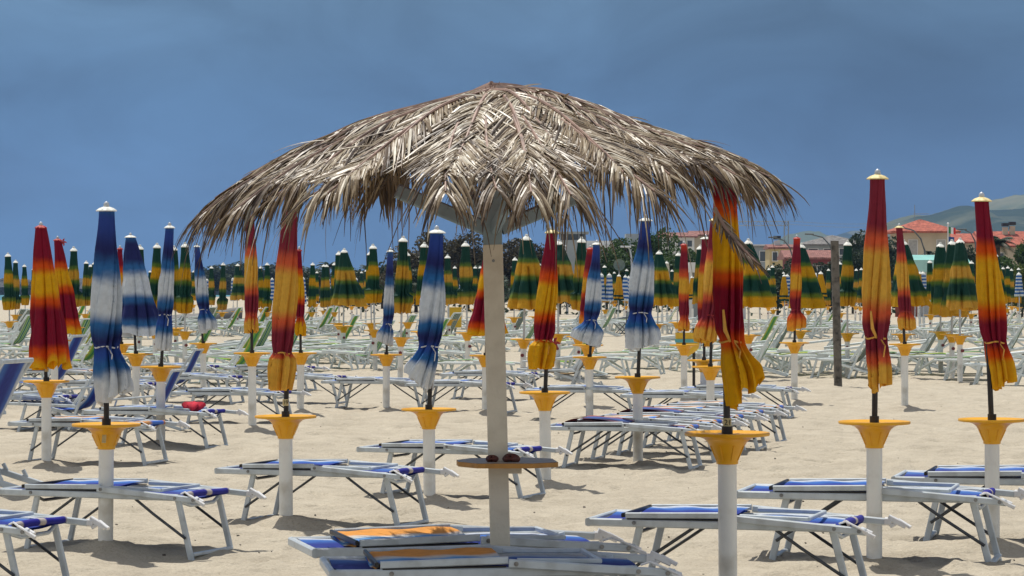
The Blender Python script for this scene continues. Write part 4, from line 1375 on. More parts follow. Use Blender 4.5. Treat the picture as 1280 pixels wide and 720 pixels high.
rng = random.Random(11)
for k in range(30):         # under layer, longest
    a = 2 * math.pi * k / 30 + rng.uniform(-.08, .08)
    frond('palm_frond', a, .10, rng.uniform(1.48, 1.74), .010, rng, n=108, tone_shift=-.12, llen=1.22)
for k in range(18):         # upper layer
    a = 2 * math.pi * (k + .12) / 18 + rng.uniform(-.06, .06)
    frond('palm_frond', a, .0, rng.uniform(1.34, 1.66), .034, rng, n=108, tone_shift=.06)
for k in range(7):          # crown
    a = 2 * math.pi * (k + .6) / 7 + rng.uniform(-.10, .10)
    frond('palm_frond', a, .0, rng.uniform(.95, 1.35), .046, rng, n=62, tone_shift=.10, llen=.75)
# one broken frond hanging from the right-hand edge
hp = [at(893, 262, 15.15) - base, at(905, 285, 15.1) - base, at(922, 306, 15.05) - base, at(940, 325, 15.0) - base, at(950, 333, 15.0) - base]
hf = frond('palm_frond', 0, 0, 0, 0, rng, n=46, hang=hp, tone_shift=-.33, llen=.34)
hf['label'] = 'broken brown frond hanging down at the right'

# board table on the post
tz = HC - (576 - 360) * TY / F
bx = (632 - 633) * TY / F
mb = MB()
hw, hd, ch = .29, .27, .10
outl = [(-hw, hd - .18), (-hw, -hd + .20), (-hw + .10, -hd + .02), (hw - .16, -hd), (hw, -hd + .10), (hw, hd - ch), (hw - ch, hd), (-hw + ch, hd)]
n = len(outl)
rotm = Matrix.Rotation(R(5), 3, 'Z')
vs = [rotm @ Vector((x, y, z)) for z in (tz - .028, tz) for x, y in outl]
mb.add(vs, [tuple(range(n - 1, -1, -1))] + [(i, (i + 1) % n, n + (i + 1) % n, n + i) for i in range(n)])
board = mb.build('tray_board', M['ply'], th_, smooth=False)
mb = MB()
mb.add([rotm @ Vector((x, y, tz + .0012)) for x, y in outl], [tuple(range(n))])
mb.build('board_top', M['plytop'], board, smooth=False)
mb = MB()
mb.box((bx, -.085, tz - .049), (.19, .04, .04)); mb.box((bx, .085, tz - .049), (.19, .04, .04))
mb.build('board_support', M['wood_white'], th_, smooth=False)
LUMPS = []  # stand-ins for small brown shapes of unknown kind and material
for label, dx, s_ in (('larger dark brown lump on the tray board, right of post', .005, 1.0), ('smaller dark brown lump on the tray board, left of post', -.105, .72)):
    mb = MB()
    mb.grid(lambda u, v: (lambda t, p_: (.048 * s_ * math.sin(p_) * math.cos(t) * (1 + .3 * math.sin(3 * t + s_)), .035 * s_ * math.sin(p_) * math.sin(t), .022 * s_ * math.cos(p_) * (1 + .4 * math.cos(2 * t) + .2 * math.sin(5 * t))))(2 * math.pi * u, math.pi * v), 20, 12, closed_u=True)
    o = mb.build('brown_lump', M['brownlump'], loc=(base.x + dx + .018, TY - .125, tz + .019))
    tag(o, label, 'lump')
    LUMPS.append(o)

# a few stiff leaf ends bound together at the peak
mb = MB()
rng2 = random.Random(3)
for q in range(7):
    a = rng2.uniform(0, 6.28)
    mb.tube([(APX.x + .02 * math.cos(a), .02 * math.sin(a), APX.z - .02), (APX.x + .05 * math.cos(a), .05 * math.sin(a), APX.z + rng2.uniform(.01, .055))], [.007, .002], 5)
mb.build('peak_tuft', M['rib'], th_)
# the sunshade stands a little nearer than first laid out: set it to its real size and place
NEW = 13.9
ks = NEW / TY
th_.location = (base.x * ks, NEW, 0)
done = set()
for ch in list(th_.children) + [g_ for c_ in th_.children for g_ in c_.children]:
    if ch.type == 'MESH' and ch.data.name not in done:
        done.add(ch.data.name)
        ch.data.transform(Matrix.Translation((0, 0, HC * (1 - ks))) @ Matrix.Scale(ks, 4))
for o_ in LUMPS:
    o_.location = (o_.location.x * ks, NEW + (o_.location.y - TY) * ks, HC + (o_.location.z - HC) * ks)
    o_.data.transform(Matrix.Scale(ks, 4))
# ------------------------------------------------------------------ single posts and small things
def ground(px, Y):
    p = at(px, 360, Y); p.z = 0
    return p


g = ground(1048, 48.5)
mb = MB()
for k in range(1):
    t = at(1043, 301, 48.5) - g
    def wp(u, v):
        a = 2 * math.pi * u
        rr = .070 * (1 + .10 * math.sin(3 * a + 1) + .06 * mnoise.noise(Vector((math.cos(a) * 3, math.sin(a) * 3, v * 6))))
        return (t.x * v + rr * math.cos(a), rr * math.sin(a), -.3 * (1 - v) + t.z * v)
    mb.grid(wp, 20, 24, closed_u=True)
    mb.tube([(t.x, 0, t.z - .01), (t.x, 0, t.z)], .066, 20)
tag(mb.build('wooden_post', M['oldwood'], loc=g), 'tall grey weathered wooden post standing alone in the sand', 'post')

# yellow waste box, yellow sack on a dark stake, grey folding chairs
g = ground(569, 78)
bin_ = thing('waste_bin', 'yellow box bin with white emblem among far loungers', 'bin', g)
mb = MB(); mb.bar((0, 0, .62), (0, 0, 1.16), .36, .30, up=(0, 1, 0), cham=.03); mb.build('body', M['bin'], bin_)
mb = MB(); mb.box((0, -.0, 1.18), (.40, .34, .035)); mb.build('lid', M['bin'], bin_)
mb = MB(); mb.box((0, 0, .3), (.06, .06, .66)); mb.build('leg', M['steel'], bin_)
mb = MB(); mb.box((-.02, -.153, .88), (.15, .004, .045)); mb.box((-.02, -.1535, .88), (.045, .005, .15)); mb.build('emblem', M['plastic'], bin_)
g = ground(863, 47.5)
sk = thing('waste_sack_holder', 'yellow sack with teal band on a dark stake', 'waste holder', g)
mb = MB(); mb.tube([(0.06, 0, -.2), (.06, 0, 1.05)], .026, 10); mb.build('stake', M['pole'], sk)
mb = MB(); mb.grid(lambda u, v: ((.19 + .03 * v) * math.cos(2 * math.pi * u) * math.sin(min(1, v * 2.2) * math.pi / 2) - .05, .14 * math.sin(2 * math.pi * u) * math.sin(min(1, v * 2.2) * math.pi / 2) - .05, .55 + .42 * v), 24, 14, closed_u=True)
mb.build('sack', M['bin'], sk)
mb = MB(); mb.lathe([(.212, .80), (.218, .80), (.220, .86), (.212, .86)], 24, c=(0, 0, 0))
for i, q in enumerate(mb.v):
    mb.v[i] = (q[0] * 1.02 - .05, q[1] * .70 - .05, q[2])
mb.build('band', M['tealband'], sk)
for px, lab in ((778, 'left one of two grey folding chairs on bare sand'), (790, 'right one of two grey folding chairs on bare sand')):
    g = ground(px, 100 if px < 785 else 102)
    d = thing('folding_chair', lab, 'folding chair', g, R(20), 'grey folding chairs beyond the bare sand')
    mb = MB()
    for sy in (-.24, .24):
        mb.bar((-.25, sy, 0), (.25, sy, .46), .03, .03); mb.bar((.25, sy, 0), (-.25, sy, .46), .03, .03)
        mb.bar((.25, sy, .40), (.28, sy, .9), .03, .03, up=(1, 0, 0)); mb.bar((-.28, sy, .64), (.28, sy, .64), .03, .03)
    mb.build('frame', M['strut'], d)
    mb = MB(); mb.box((0, 0, .46), (.5, .48, .012)); mb.build('seat', M['greywall'], d)
    mb = MB(); mb.box((.275, 0, .78), (.012, .48, .2)); mb.build('backrest', M['greywall'], d)
g = ground(282, 122)
mb = MB()
mb.grid(lambda u, v: (-3.2 + 3.9 * u, .5 * math.sin(math.pi * v * .98 + .02) + .3 * u, (.42 + .45 * u) * math.sin(math.pi * min(1, v + .02)) ** .5 * (1 + .05 * math.sin(9 * u))), 24, 10)
tag(mb.build('black_barrier', M['black'], loc=g), 'long low black tarpaulin shape behind the far left loungers', 'cover')  # dark form of unknown kind, built as a low barrier
# scattered bits on the sand
mb = MB()
rng = random.Random(5)
for k in range(260):
    Y = 12 + 30 * rng.random() ** 1.4
    X = (rng.random() - .5) * 1360 * Y / F
    s_ = rng.uniform(.003, .008)
    mb.box((X, Y, rng.uniform(.0, .03)), (s_ * rng.uniform(1, 3), s_ * rng.uniform(1, 2), s_), Matrix.Rotation(rng.random() * 3, 3, 'Z') @ Matrix.Rotation(rng.random(), 3, 'X'))
tag(mb.build('beach_litter', M['oldwood'], smooth=False), 'small dark twigs and pebbles strewn over the sand', 'litter', kind='stuff')

# ------------------------------------------------------------------ breakwater
mb = MB()
rng = random.Random(9)
def bw(u, v):
    x = -240 + u * 215
    a = math.pi * v
    h = 4.4 + .9 * mnoise.noise(Vector((x * .12, 0, 3)))
    return (x, 900 - 10 * math.cos(a) + 2.5 * mnoise.noise(Vector((x * .3, v * 6, 1))), -1.2 + (h + 1.2) * math.sin(a) ** .6 + 1.0 * mnoise.noise(Vector((x * .45, v * 9, 7))))
mb.grid(bw, 260, 16)
tag(mb.build('breakwater', M['rock'], smooth=False), 'long dark rock breakwater in the sea at left', 'breakwater')

# ------------------------------------------------------------------ trees
def tree_meshes(seed, mat, nleaf, leaf, blobs, squash=1.0):
    """crown and trunk of unit size (height 1, crown about 0.8 wide)"""
    rng = random.Random(seed)
    B = []
    for k in range(blobs):
        a = rng.uniform(0, 6.28)
        rr = rng.uniform(0.02, .30)
        B.append((Vector((rr * math.cos(a), rr * math.sin(a), rng.uniform(.30, .84) - rr * .35)), rng.uniform(.10, .20)))
    mb = MB(); tones = []
    for k in range(nleaf):
        c, r = rng.choice(B)
        while True:
            q = Vector((rng.uniform(-1, 1), rng.uniform(-1, 1), rng.uniform(-1, 1)))
            if .2 < q.length < 1:
                break
        q = q * (r / max(q.length, .01)) * (q.length ** .5)
        p = c + Vector((q.x * 1.15, q.y * 1.15, q.z * squash))
        s_ = leaf * rng.uniform(.6, 1.4)
        d1 = Vector((rng.uniform(-1, 1), rng.uniform(-1, 1), rng.uniform(-.6, .6))).normalized()
        d2 = d1.cross(Vector((rng.uniform(-1, 1), rng.uniform(-1, 1), rng.uniform(-1, 1)))).normalized()
        mb.add([p - d1 * s_, p + d2 * s_ * .6, p + d1 * s_, p - d2 * s_ * .5], [(0, 1, 2, 3)])
        t = rng.uniform(.0, .5)
        tones += [t] * 4
    mb.tone = tones
    crown = mb.mesh('crown', mat, smooth=False)
    tb = MB()
    tb.tube([(0, 0, -.02), (.01, 0, .2), (-.01, .01, .45), (.0, 0, .7)], [.035, .028, .02, .008], 8)
    for c, r in B[:7]:
        tb.tube([(0, 0, .22), c * .55 + Vector((0, 0, .12)), c], [.018, .011, .004], 6)
    return crown, tb.mesh('trunk', M['bark'])


TM = {}
for nm, mt, cnt in (('leaf_green', M['leaf_green'], 2), ('leaf_dark', M['leaf_dark'], 2), ('leaf_brown', M['leaf_brown'], 2), ('leaf_lime', M['leaf_lime'], 1)):
    TM[nm] = [tree_meshes(100 + 7 * q + len(nm), mt, 8000, .024 if nm != 'leaf_brown' else .021, 22) for q in range(cnt)]

TREES = [  # px, top py, width px, Y, kind, label
    (508, 313, 58, 205, 'leaf_brown', 'brownish feathery tree behind the bright blue parasol, left one'),
    (546, 292, 66, 210, 'leaf_brown', 'tall brownish tree behind the bright blue parasol'),
    (585, 294, 60, 205, 'leaf_brown', 'tall brownish tree left of the sunshade post'),
    (640, 300, 62, 212, 'leaf_brown', 'brownish tree behind the sunshade post'),
    (668, 306, 46, 205, 'leaf_brown', 'brownish tree left of the frilled red parasol'),
    (478, 330, 46, 230, 'leaf_dark', 'low dark tree left of the brownish trees'),
    (440, 334, 50, 240, 'leaf_dark', 'low dark tree behind the loose green parasol'),
    (390, 338, 44, 260, 'leaf_dark', 'low dark tree right of the ruffled red parasol'),
    (758, 312, 52, 205, 'leaf_green', 'green tree below the long white building'),
    (782, 300, 54, 215, 'leaf_green', 'green tree right of the hooked white lamp'),
    (822, 292, 50, 220, 'leaf_green', 'tallest green tree beside the wide blue parasol'),
    (850, 312, 56, 205, 'leaf_green', 'green tree below the pink roofed house'),
    (880, 320, 40, 210, 'leaf_green', 'green tree behind the dark red parasol'),
    (738, 326, 36, 190, 'leaf_dark', 'small dark tree right of the grey tower'),
    (972, 328, 44, 175, 'leaf_dark', 'dark shrub in front of the yellow house'),
    (1003, 322, 46, 180, 'leaf_dark', 'dark shrub right of the knotted red parasol'),
    (1040, 322, 40, 180, 'leaf_dark', 'dark shrub behind the tall wooden post'),
    (1066, 316, 36, 185, 'leaf_dark', 'dark shrub right of the tall wooden post'),
    (1086, 286, 60, 225, 'leaf_dark', 'big dark tree left of the red roofed villa'),
    (1112, 300, 44, 215, 'leaf_dark', 'dark tree against the villa wall'),
    (1136, 322, 34, 190, 'leaf_dark', 'dark shrub left of the teal kiosk'),
    (1207, 310, 36, 190, 'leaf_dark', 'dark tree behind the drooping green parasols'),
    (1232, 318, 44, 185, 'leaf_dark', 'dark tree under the palm at right'),
    (1258, 322, 50, 180, 'leaf_green', 'green tree right of the right-edge parasol'),
    (1290, 300, 50, 190, 'leaf_green', 'green tree cut by the right edge'),
    (1278, 328, 34, 165, 'leaf_lime', 'yellow-green bush at the right edge'),
    (237, 338, 40, 520, 'leaf_dark', 'hazy far tree behind the slim blue parasol'),
    (268, 334, 46, 540, 'leaf_dark', 'hazy far tree behind the small blue parasol'),
    (296, 326, 54, 560, 'leaf_dark', 'tallest hazy far tree under the left thatch'),
    (345, 330, 56, 560, 'leaf_dark', 'hazy far tree behind the ruffled red parasol'),
    (380, 332, 50, 560, 'leaf_dark', 'hazy far tree right of the ruffled red parasol'),
    (925, 330, 40, 190, 'leaf_dark', 'dark shrub behind the hanging broken frond'),
    (700, 336, 40, 180, 'leaf_dark', 'dark shrub at the foot of the grey tower'),
    (610, 330, 60, 195, 'leaf_dark', 'dark bush filling below the brownish trees'),
    (520, 334, 60, 195, 'leaf_dark', 'dark bush below the left brownish tree'),
    (1180, 338, 60, 200, 'leaf_dark', 'dark hedge clump behind the teal kiosk'),
]
for i, (px, top, wpx, Y, kind, label) in enumerate(TREES):
    g = ground(px, Y)
    H = HC - (top - 360) * Y / F
    W = wpx * Y / F
    crown, trunk = TM[kind][i % len(TM[kind])]
    r = thing('tree', label, 'tree', g, (i * 1.7) % 6.28, 'trees behind the beach')
    c = link('crown', crown, r)
    t = link('trunk', trunk, r)
    c.scale = (W / .66, W / .66, H / .90)
    t.scale = (W / .8, W / .8, H)

# low planting filling in under the crowns
def hedge(label, x0, x1, top, Y):
    g = ground((x0 + x1) / 2, Y)
    half = (x1 - x0) / 2 * Y / F
    H = HC - (top - 360) * Y / F
    rng = random.Random(int(x0))
    mb = MB(); tones = []
    for k in range(int(60 * half) + 400):
        x = rng.uniform(-half, half)
        hh = H * (.82 + .25 * mnoise.noise(Vector((x * .5, Y, 0))))
        p = Vector((x, rng.uniform(-.8, .8), hh * rng.random() ** .6))
        s_ = rng.uniform(.10, .22)
        d1 = Vector((rng.uniform(-1, 1), rng.uniform(-1, 1), rng.uniform(-.6, .6))).normalized()
        d2 = d1.cross(Vector((rng.uniform(-1, 1), rng.uniform(-1, 1), rng.uniform(-1, 1)))).normalized()
        mb.add([p - d1 * s_, p + d2 * s_ * .6, p + d1 * s_, p - d2 * s_ * .5], [(0, 1, 2, 3)])
        tones += [rng.uniform(0, .4)] * 4
    mb.tone = tones
    tag(mb.build('hedge', M['leaf_dark'], loc=g, smooth=False), label, 'hedge')


hedge('dark hedge behind the striped parasols, left of the sunshade post', 385, 620, 345, 168)
hedge('dark hedge between sunshade post and wide blue parasol', 625, 860, 344, 168)
hedge('dark hedge in front of the red roofed low house', 935, 1130, 340, 165)
hedge('dark hedge at the right under the palm', 1215, 1300, 342, 160)


def palm(px, top, Y, wpx, label, seed):
    g = ground(px, Y)
    H = HC - (top - 360) * Y / F
    r = thing('palm_tree', label, 'palm', g, 0, 'palms behind the beach')
    rng = random.Random(seed)
    L = wpx * Y / F / 2
    hc = H - L * .45
    mb = MB(); mb.tube([(0, 0, -.1), (.05, 0, hc * .5), (0, 0, hc)], [.22, .18, .16], 10)
    mb.build('trunk', M['bark'], r)
    mb = MB(); tones = []
    for k in range(22):
        a = rng.uniform(0, 6.28)
        el = rng.uniform(-.1, 1.2)
        pts = []
        for q in range(9):
            u = q / 8
            rad = L * u * (math.cos(el) * .75 + .35)
            z = hc + L * (math.sin(el) * u * .9 - .75 * u * u * (0.55 + .3 * math.cos(el)))
            pts.append(Vector((rad * math.cos(a), rad * math.sin(a), z)))
        for i in range(8):
            for m_ in range(3):
                p = pts[i].lerp(pts[i + 1], m_ / 3)
                T = (pts[i + 1] - pts[i]).normalized()
                S = T.cross(Vector((0, 0, 1))).normalized()
                for sd in (-1, 1):
                    d = (T * .6 + S * sd - Vector((0, 0, .45))).normalized() * L * .26 * (1 - .5 * (i / 8) ** 2)
                    o = T * L * .022
                    mb.add([p - o, p + o, p + d + o * .2, p + d - o * .2], [(0, 1, 2, 3)])
                    tones += [rng.uniform(0, .5)] * 4
    mb.tone = tones
    mb.build('crown', M['leaf_palm'], r, smooth=False)


palm(1247, 292, 185, 58, 'palm tree in front of the right red roof', 1)
palm(410, 325, 250, 34, 'dark palm left of the loose green parasol', 2)
palm(428, 328, 255, 32, 'dark palm behind the loose green parasol', 3)
palm(462, 329, 250, 36, 'dark palm behind the tied green parasol', 4)
palm(1163, 312, 230, 26, 'small palm in front of the villa wall', 5)

# ------------------------------------------------------------------ buildings
def solid(mb, x0, x1, y0, y1, z0, z1):
    mb.box(((x0 + x1) / 2, (y0 + y1) / 2, (z0 + z1) / 2), (x1 - x0, y1 - y0, z1 - z0))


def window(parent, x, y, z, w, h, mat=None, frame=True):
    f = MB(); t = .08
    for a, b, c, d in ((x - w / 2 - t, x + w / 2 + t, z + h / 2, z + h / 2 + t), (x - w / 2 - t, x + w / 2 + t, z - h / 2 - t, z - h / 2), (x - w / 2 - t, x - w / 2, z - h / 2, z + h / 2), (x + w / 2, x + w / 2 + t, z - h / 2, z + h / 2)):
        solid(f, a, b, y - .06, y + .02, c, d)
    fo = f.build('window', M['whitewall'] if frame else M['steel'], parent, smooth=False)
    p = MB(); solid(p, x - w / 2 + .003, x + w / 2 - .003, y - .012, y + .01, z - h / 2 + .003, z + h / 2 - .003)
    p.build('pane', mat or M['glass'], fo, smooth=False)


def hip_roof(parent, x0, x1, y0, y1, z0, z1, mat, over=.5, gable=False):
    x0 -= over; x1 += over; y0 -= over; y1 += over
    d = (y1 - y0) / 2
    ym = (y0 + y1) / 2
    i = 0 if gable else min(d, (x1 - x0) / 2 - .05)
    vs = [(x0, y0, z0), (x1, y0, z0), (x1, y1, z0), (x0, y1, z0), (x0 + i, ym, z1), (x1 - i, ym, z1)]
    vs += [(x0, y0, z0 - .18), (x1, y0, z0 - .18), (x1, y1, z0 - .18), (x0, y1, z0 - .18)]
    mb = MB()
    mb.add(vs, [(0, 1, 5, 4), (1, 2, 5), (2, 3, 4, 5), (3, 0, 4), (6, 9, 8, 7), (0, 6, 7, 1), (1, 7, 8, 2), (2, 8, 9, 3), (3, 9, 6, 0)])
    return mb.build('roof', mat, parent, smooth=False)


def house(label, x0, x1, wall_top, roof_top, Y, depth, wall, roof, gable=False, name='house', cat='house', over=.5):
    """front wall between photo columns x0..x1 at distance Y"""
    k = Y / F
    cx = ((x0 + x1) / 2 - 640) * k
    r = thing(name, label, cat, (cx, Y, 0))
    hw = (x1 - x0) / 2 * k
    z0 = HC - (wall_top - 360) * k
    z1 = HC - (roof_top - 360) * k
    mb = MB(); solid(mb, -hw, hw, 0, depth, -.5, z0 - .1); mb.build('wall', wall, r, smooth=False)
    rf = hip_roof(r, -hw, hw, 0, depth, z0 + .09, z1, roof, over, gable)
    return r, hw, z0, z1, k, rf


def chimney(rf, x, y, z0, z1, mat):
    mb = MB(); solid(mb, x - .3, x + .3, y - .3, y + .3, z0, z1)
    c = mb.build('chimney', mat, rf, smooth=False)
    mb = MB(); solid(mb, x - .38, x + .38, y - .38, y + .38, z1 + .12, z1 + .5)
    mb.build('chimney_cap', M['black'], c, smooth=False)


def antenna(rf, x, y, z0, z1):
    mb = MB(); mb.tube([(x, y, z0), (x, y, z1)], .035, 6)
    mb.tube([(x - .2, y, z1 - 1.0), (x + 1.6, y, z1 - 1.0)], .03, 6)
    for q in range(5):
        mb.tube([(x + .1 + q * .35, y - .4, z1 - 1.0), (x + .1 + q * .35, y + .4, z1 - 1.0)], .02, 5)
    mb.build('antenna', M['steel'], rf, smooth=False)


r, hw, z0, z1, k, rf = house('two storey beige villa with red hip roof and antenna', 1124, 1188, 290, 273, 300, 7, M['beige'], M['tile'], over=1.0)
for x in (-1.6, 1.5):
    window(r, x + .3, -.0, z0 - 1.7, .9, 1.6, M['shutter'])
window(r, -.9, 0, z0 - 4.6, .9, 1.4); window(r, 1.7, 0, z0 - 4.6, .9, 1.4)
antenna(rf, -.6, 3.5, z1 - .6, z1 + 1.6)
r, hw, z0, z1, k, rf = house('low red tiled wing in front of the villa', 1136, 1176, 327, 318, 270, 4, M['redwall'], M['tilepink'])
r, hw, z0, z1, k, rf = house('lean red roof of the annex right of the villa', 1176, 1218, 303, 291, 310, 8, M['beige'], M['tile'], gable=True)
window(r, 0, 0, z0 - 1.4, .9, 1.1)
r, hw, z0, z1, k, rf = house('house with broad red roof and two capped chimneys at right', 1232, 1310, 308, 288, 320, 10, M['beige'], M['tile'], gable=True)
chimney(rf, (1264 - 1271) * k, 4, z1 - 1.0, z1 + .45, M['beige']); chimney(rf, (1273 - 1271) * k, 4, z1 - 1.0, z1 + .6, M['beige'])
window(r, -2, 0, z0 - 1.4, .9, 1.2); window(r, 1.5, 0, z0 - 1.4, .9, 1.2)
r, hw, z0, z1, k, rf = house('small yellow house left of the knotted red parasol', 962, 992, 310, 305, 290, 5, M['yellowwall'], M['tilepink'], gable=True, over=.2)
window(r, -.7, 0, z0 - .9, .5, .9, M['glass']); window(r, .5, 0, z0 - .9, .5, .9)
chimney(rf, -.3, 2, z0, z1 + .4, M['whitewall'])
r, hw, z0, z1, k, rf = house('low house with faded pink tiled roof beside the wooden post', 986, 1042, 323, 312, 262, 6, M['redwall'], M['tilepink'], gable=True)
window(r, -1, 0, z0 - 1.2, .8, .9); window(r, 1.0, 0, z0 - 1.2, .8, .9)
r, hw, z0, z1, k, rf = house('wide hall with grey pyramid roof behind the wooden post', 1003, 1088, 306, 293, 350, 9, M['greywall'], M['tilegrey'], name='hall', cat='building')
for q in range(4):
    window(r, -3 + q * 2, 0, z0 - .9, 1.2, .8)
r, hw, z0, z1, k, rf = house('pale house with pink roof above the green trees', 829, 868, 296, 290, 400, 6, M['whitewall'], M['tilepink'], gable=True)
for q in (-1.4, .2, 1.6):
    window(r, q, 0, z0 - 1.0, .7, .9)
r, hw, z0, z1, k, rf = house('beige house with gable roof beside the pink roofed one', 866, 892, 294, 288, 405, 6, M['beige'], M['tilepink'], gable=True)
window(r, .3, 0, z0 - 1.0, 1.1, .9)
r, hw, z0, z1, k, rf = house('pale block behind the hanging frond', 938, 966, 308, 305, 330, 6, M['greywall'], M['tilegrey'], gable=True, over=.2)
window(r, .2, 0, z0 - 1.2, .8, 1.2)
# grey control tower
k = 340 / F
r = thing('tower', 'square grey tower with glazed top room and flat roof', 'tower', ((716 - 640) * k, 340, 0))
hw = 1.75
zt_ = HC - (300 - 360) * k
mb = MB(); solid(mb, -hw, hw, 0, 3.5, -.5, zt_); mb.build('wall', M['greywall'], r, smooth=False)
mb = MB(); solid(mb, -hw + .25, hw - .25, .25, 3.2, zt_ + .003, zt_ + .75); mb.build('glazing', M['glass'], r, smooth=False)
mb = MB()
for q in range(5):
    x = -hw + .2 + q * (2 * hw - .4) / 4
    solid(mb, x - .06, x + .06, .15, .24, zt_ + .003, zt_ + .75)
mb.build('mullion', M['steel'], r, smooth=False)
mb = MB(); solid(mb, -hw - .25, hw + .25, -.2, 3.7, zt_ + .753, zt_ + 1.05); mb.build('roof', M['greywall'], r, smooth=False)
for x in (-.9, .6):
    window(r, x, 0, zt_ - 2.9, .5, .7); window(r, x, 0, zt_ - 4.3, .5, .6)
# long white building
k = 360 / F
r = thing('long_building', 'long flat roofed pale building right of the grey tower', 'building', ((768 - 640) * k, 360, 0))
hw = 38 * k
za = HC - (306 - 360) * k
mb = MB(); solid(mb, -hw, hw, 0, 7, -.5, za - .5); mb.build('wall', M['greywall'], r, smooth=False)
mb = MB(); solid(mb, -hw - .2, hw + .2, -.4, 7.2, za - .498, za); mb.build('parapet', M['whitewall'], r, smooth=False)
mb = MB(); solid(mb, -hw + .3, .5, .8, 3, za + .003, za + .55); mb.build('roof_box', M['whitewall'], r, smooth=False)
mb = MB(); solid(mb, 1.6, hw - .2, 2, 6, za + .003, za + 1.5); mb.build('roof_room', M['greywall'], r, smooth=False)
for q in range(7):
    window(r, -hw + .9 + q * 1.05, 0, za - 1.4, .7, .9)
# white kiosk
k = 150 / F
r = thing('white_kiosk', 'white beach kiosk with flat roof behind the parasol numbered 21', 'kiosk', ((897 - 640) * k, 150, 0))
hw = 36 * k
za = HC - (328 - 360) * k
mb = MB(); solid(mb, -hw, hw, -.2, 3.2, za - .55, za); mb.build('roof', M['whitewall'], r, smooth=False)
mb = MB(); solid(mb, -hw + .1, hw - .1, 1.2, 3.0, -.3, za - .553); mb.build('wall', M['greywall'], r, smooth=False)
for q in range(5):
    mb = MB(); x = -hw + .12 + q * (2 * hw - .24) / 4; solid(mb, x - .08, x + .08, -.1, .06, -.3, za - .553); mb.build('column', M['whitewall'], r, smooth=False)
mb = MB(); solid(mb, -.6, .5, 1.15, 1.197, .9, 1.9); mb.build('counter_opening', M['glass'], r, smooth=False)
# teal kiosk
k = 165 / F
r = thing('teal_kiosk', 'teal awning and pale teal stall behind the drooping parasols', 'kiosk', ((1176 - 640) * k, 165, 0))
xa, xb = (1143 - 1176) * k, (1216 - 1176) * k
za, zb = HC - (318 - 360) * k, HC - (333 - 360) * k
mb = MB(); mb.add([(xa, 0, zb), (xb, 0, zb), (xb, 2.5, za), (xa, 2.5, za), (xa, 0, zb - .05), (xb, 0, zb - .05), (xb, 2.5, za - .05), (xa, 2.5, za - .05)], [(0, 1, 2, 3), (7, 6, 5, 4), (0, 4, 5, 1), (1, 5, 6, 2), (2, 6, 7, 3), (3, 7, 4, 0)])
mb.build('awning', M['teal'], r, smooth=False)
mb = MB(); solid(mb, (1133 - 1176) * k, (1165 - 1176) * k, -1.2, -.1, zb - .35, zb + .38); mb.build('side_awning', M['tealpale'], r, smooth=False)
mb = MB(); solid(mb, xa + .2, xb - .2, .5, 2.3, -.3, zb - .06); mb.build('wall', M['whitewall'], r, smooth=False)
mb = MB(); solid(mb, (1120 - 1176) * k, (1146 - 1176) * k, -.05, .45, -.3, HC - (340 - 360) * k); mb.build('panel', M['tile'], r, smooth=False)
# ------------------------------------------------------------------ lamps, flagpole, gantry, dish
def lamp(label, px, tip, Y, base_py=350, mat='darksteel'):
    k = Y / F
    r = thing('street_lamp', label, 'street lamp', ground(px, Y), 0, 'street lamps behind the beach')
    tx, tz_ = (tip[0] - px) * k, HC - (tip[1] - 360) * k
    mb = MB()
    pts = [(0, 0, -.2), (0, 0, tz_ * .55), (tx * .04, 0, tz_ * .72), (tx * .2, 0, tz_ * .86), (tx * .5, 0, tz_ * .96), (tx, 0, tz_)]
    mb.tube(pts, [.09, .08, .07, .06, .055, .05], 8)
    mb.build('pole', M[mat], r)
    s_ = 1 if tx > 0 else -1
    mb = MB(); mb.bar((tx - s_ * .2, 0, tz_ + .02), (tx + s_ * .5, 0, tz_ + .03), .22, .12); mb.build('lamp_head', M[mat], r)


lamp('dark curved lamp in front of the villa', 1157, (1127, 284), 215)
lamp('dark curved lamp behind the wooden post', 1043, (1014, 293), 215)
lamp('dark curved lamp beside the yellow house', 992, (968, 297), 225)
lamp('curved lamp behind the right-edge red parasol', 1222, (1205, 287), 215)
lamp('pale hooked lamp in front of the grey tower', 709, (704, 308), 180, mat='polelight')
lamp('pale hooked lamp among the green trees', 790, (785, 309), 180, mat='polelight')
k = 175 / F
r = thing('flagpole', 'white flagpole flying a green white and red flag', 'flagpole', ground(1185, 175))
zt_ = HC - (281 - 360) * k
mb = MB(); mb.tube([(0, 0, -.2), (0, 0, zt_)], [.05, .035], 10); mb.build('pole', M['plastic'], r)
mb = MB(); mb.lathe([(.02, zt_), (.07, zt_ + .05), (.07, zt_ + .1), (.02, zt_ + .15)], 10); mb.build('finial', M['plastic'], r)
for q, mm in enumerate(('flag_g', 'flag_w', 'flag_r')):
    mb = MB(); mb.grid(lambda u, v: (.04 + (q + u) * .15, .05 * math.sin((q + u) * 2.2), zt_ - .12 - v * .42 - .03 * (q + u)), 6, 4); mb.build('flag_stripe', M[mm], r)
mb = MB(); mb.grid(lambda u, v: (.04 + u * .36, .05 * math.sin(u * 4), zt_ - .75 - v * .34 - .05 * u), 8, 4); mb.build('lower_flag', M['flag_b'], r)
k = 330 / F
r = thing('overhead_gantry', 'lattice gantry of the railway at the right thatch tips', 'gantry', ground(983, 330))
zt_ = HC - (276 - 360) * k
mb = MB()
for sx in (-.25, .25):
    for sy in (-.25, .25):
        mb.tube([(sx, sy, 0), (sx, sy, zt_)], .05, 5)
for q in range(14):
    z = q * zt_ / 14
    s_ = 1 if q % 2 else -1
    mb.tube([(-.25 * s_, -.25, z), (.25 * s_, -.25, z + zt_ / 14)], .03, 5)
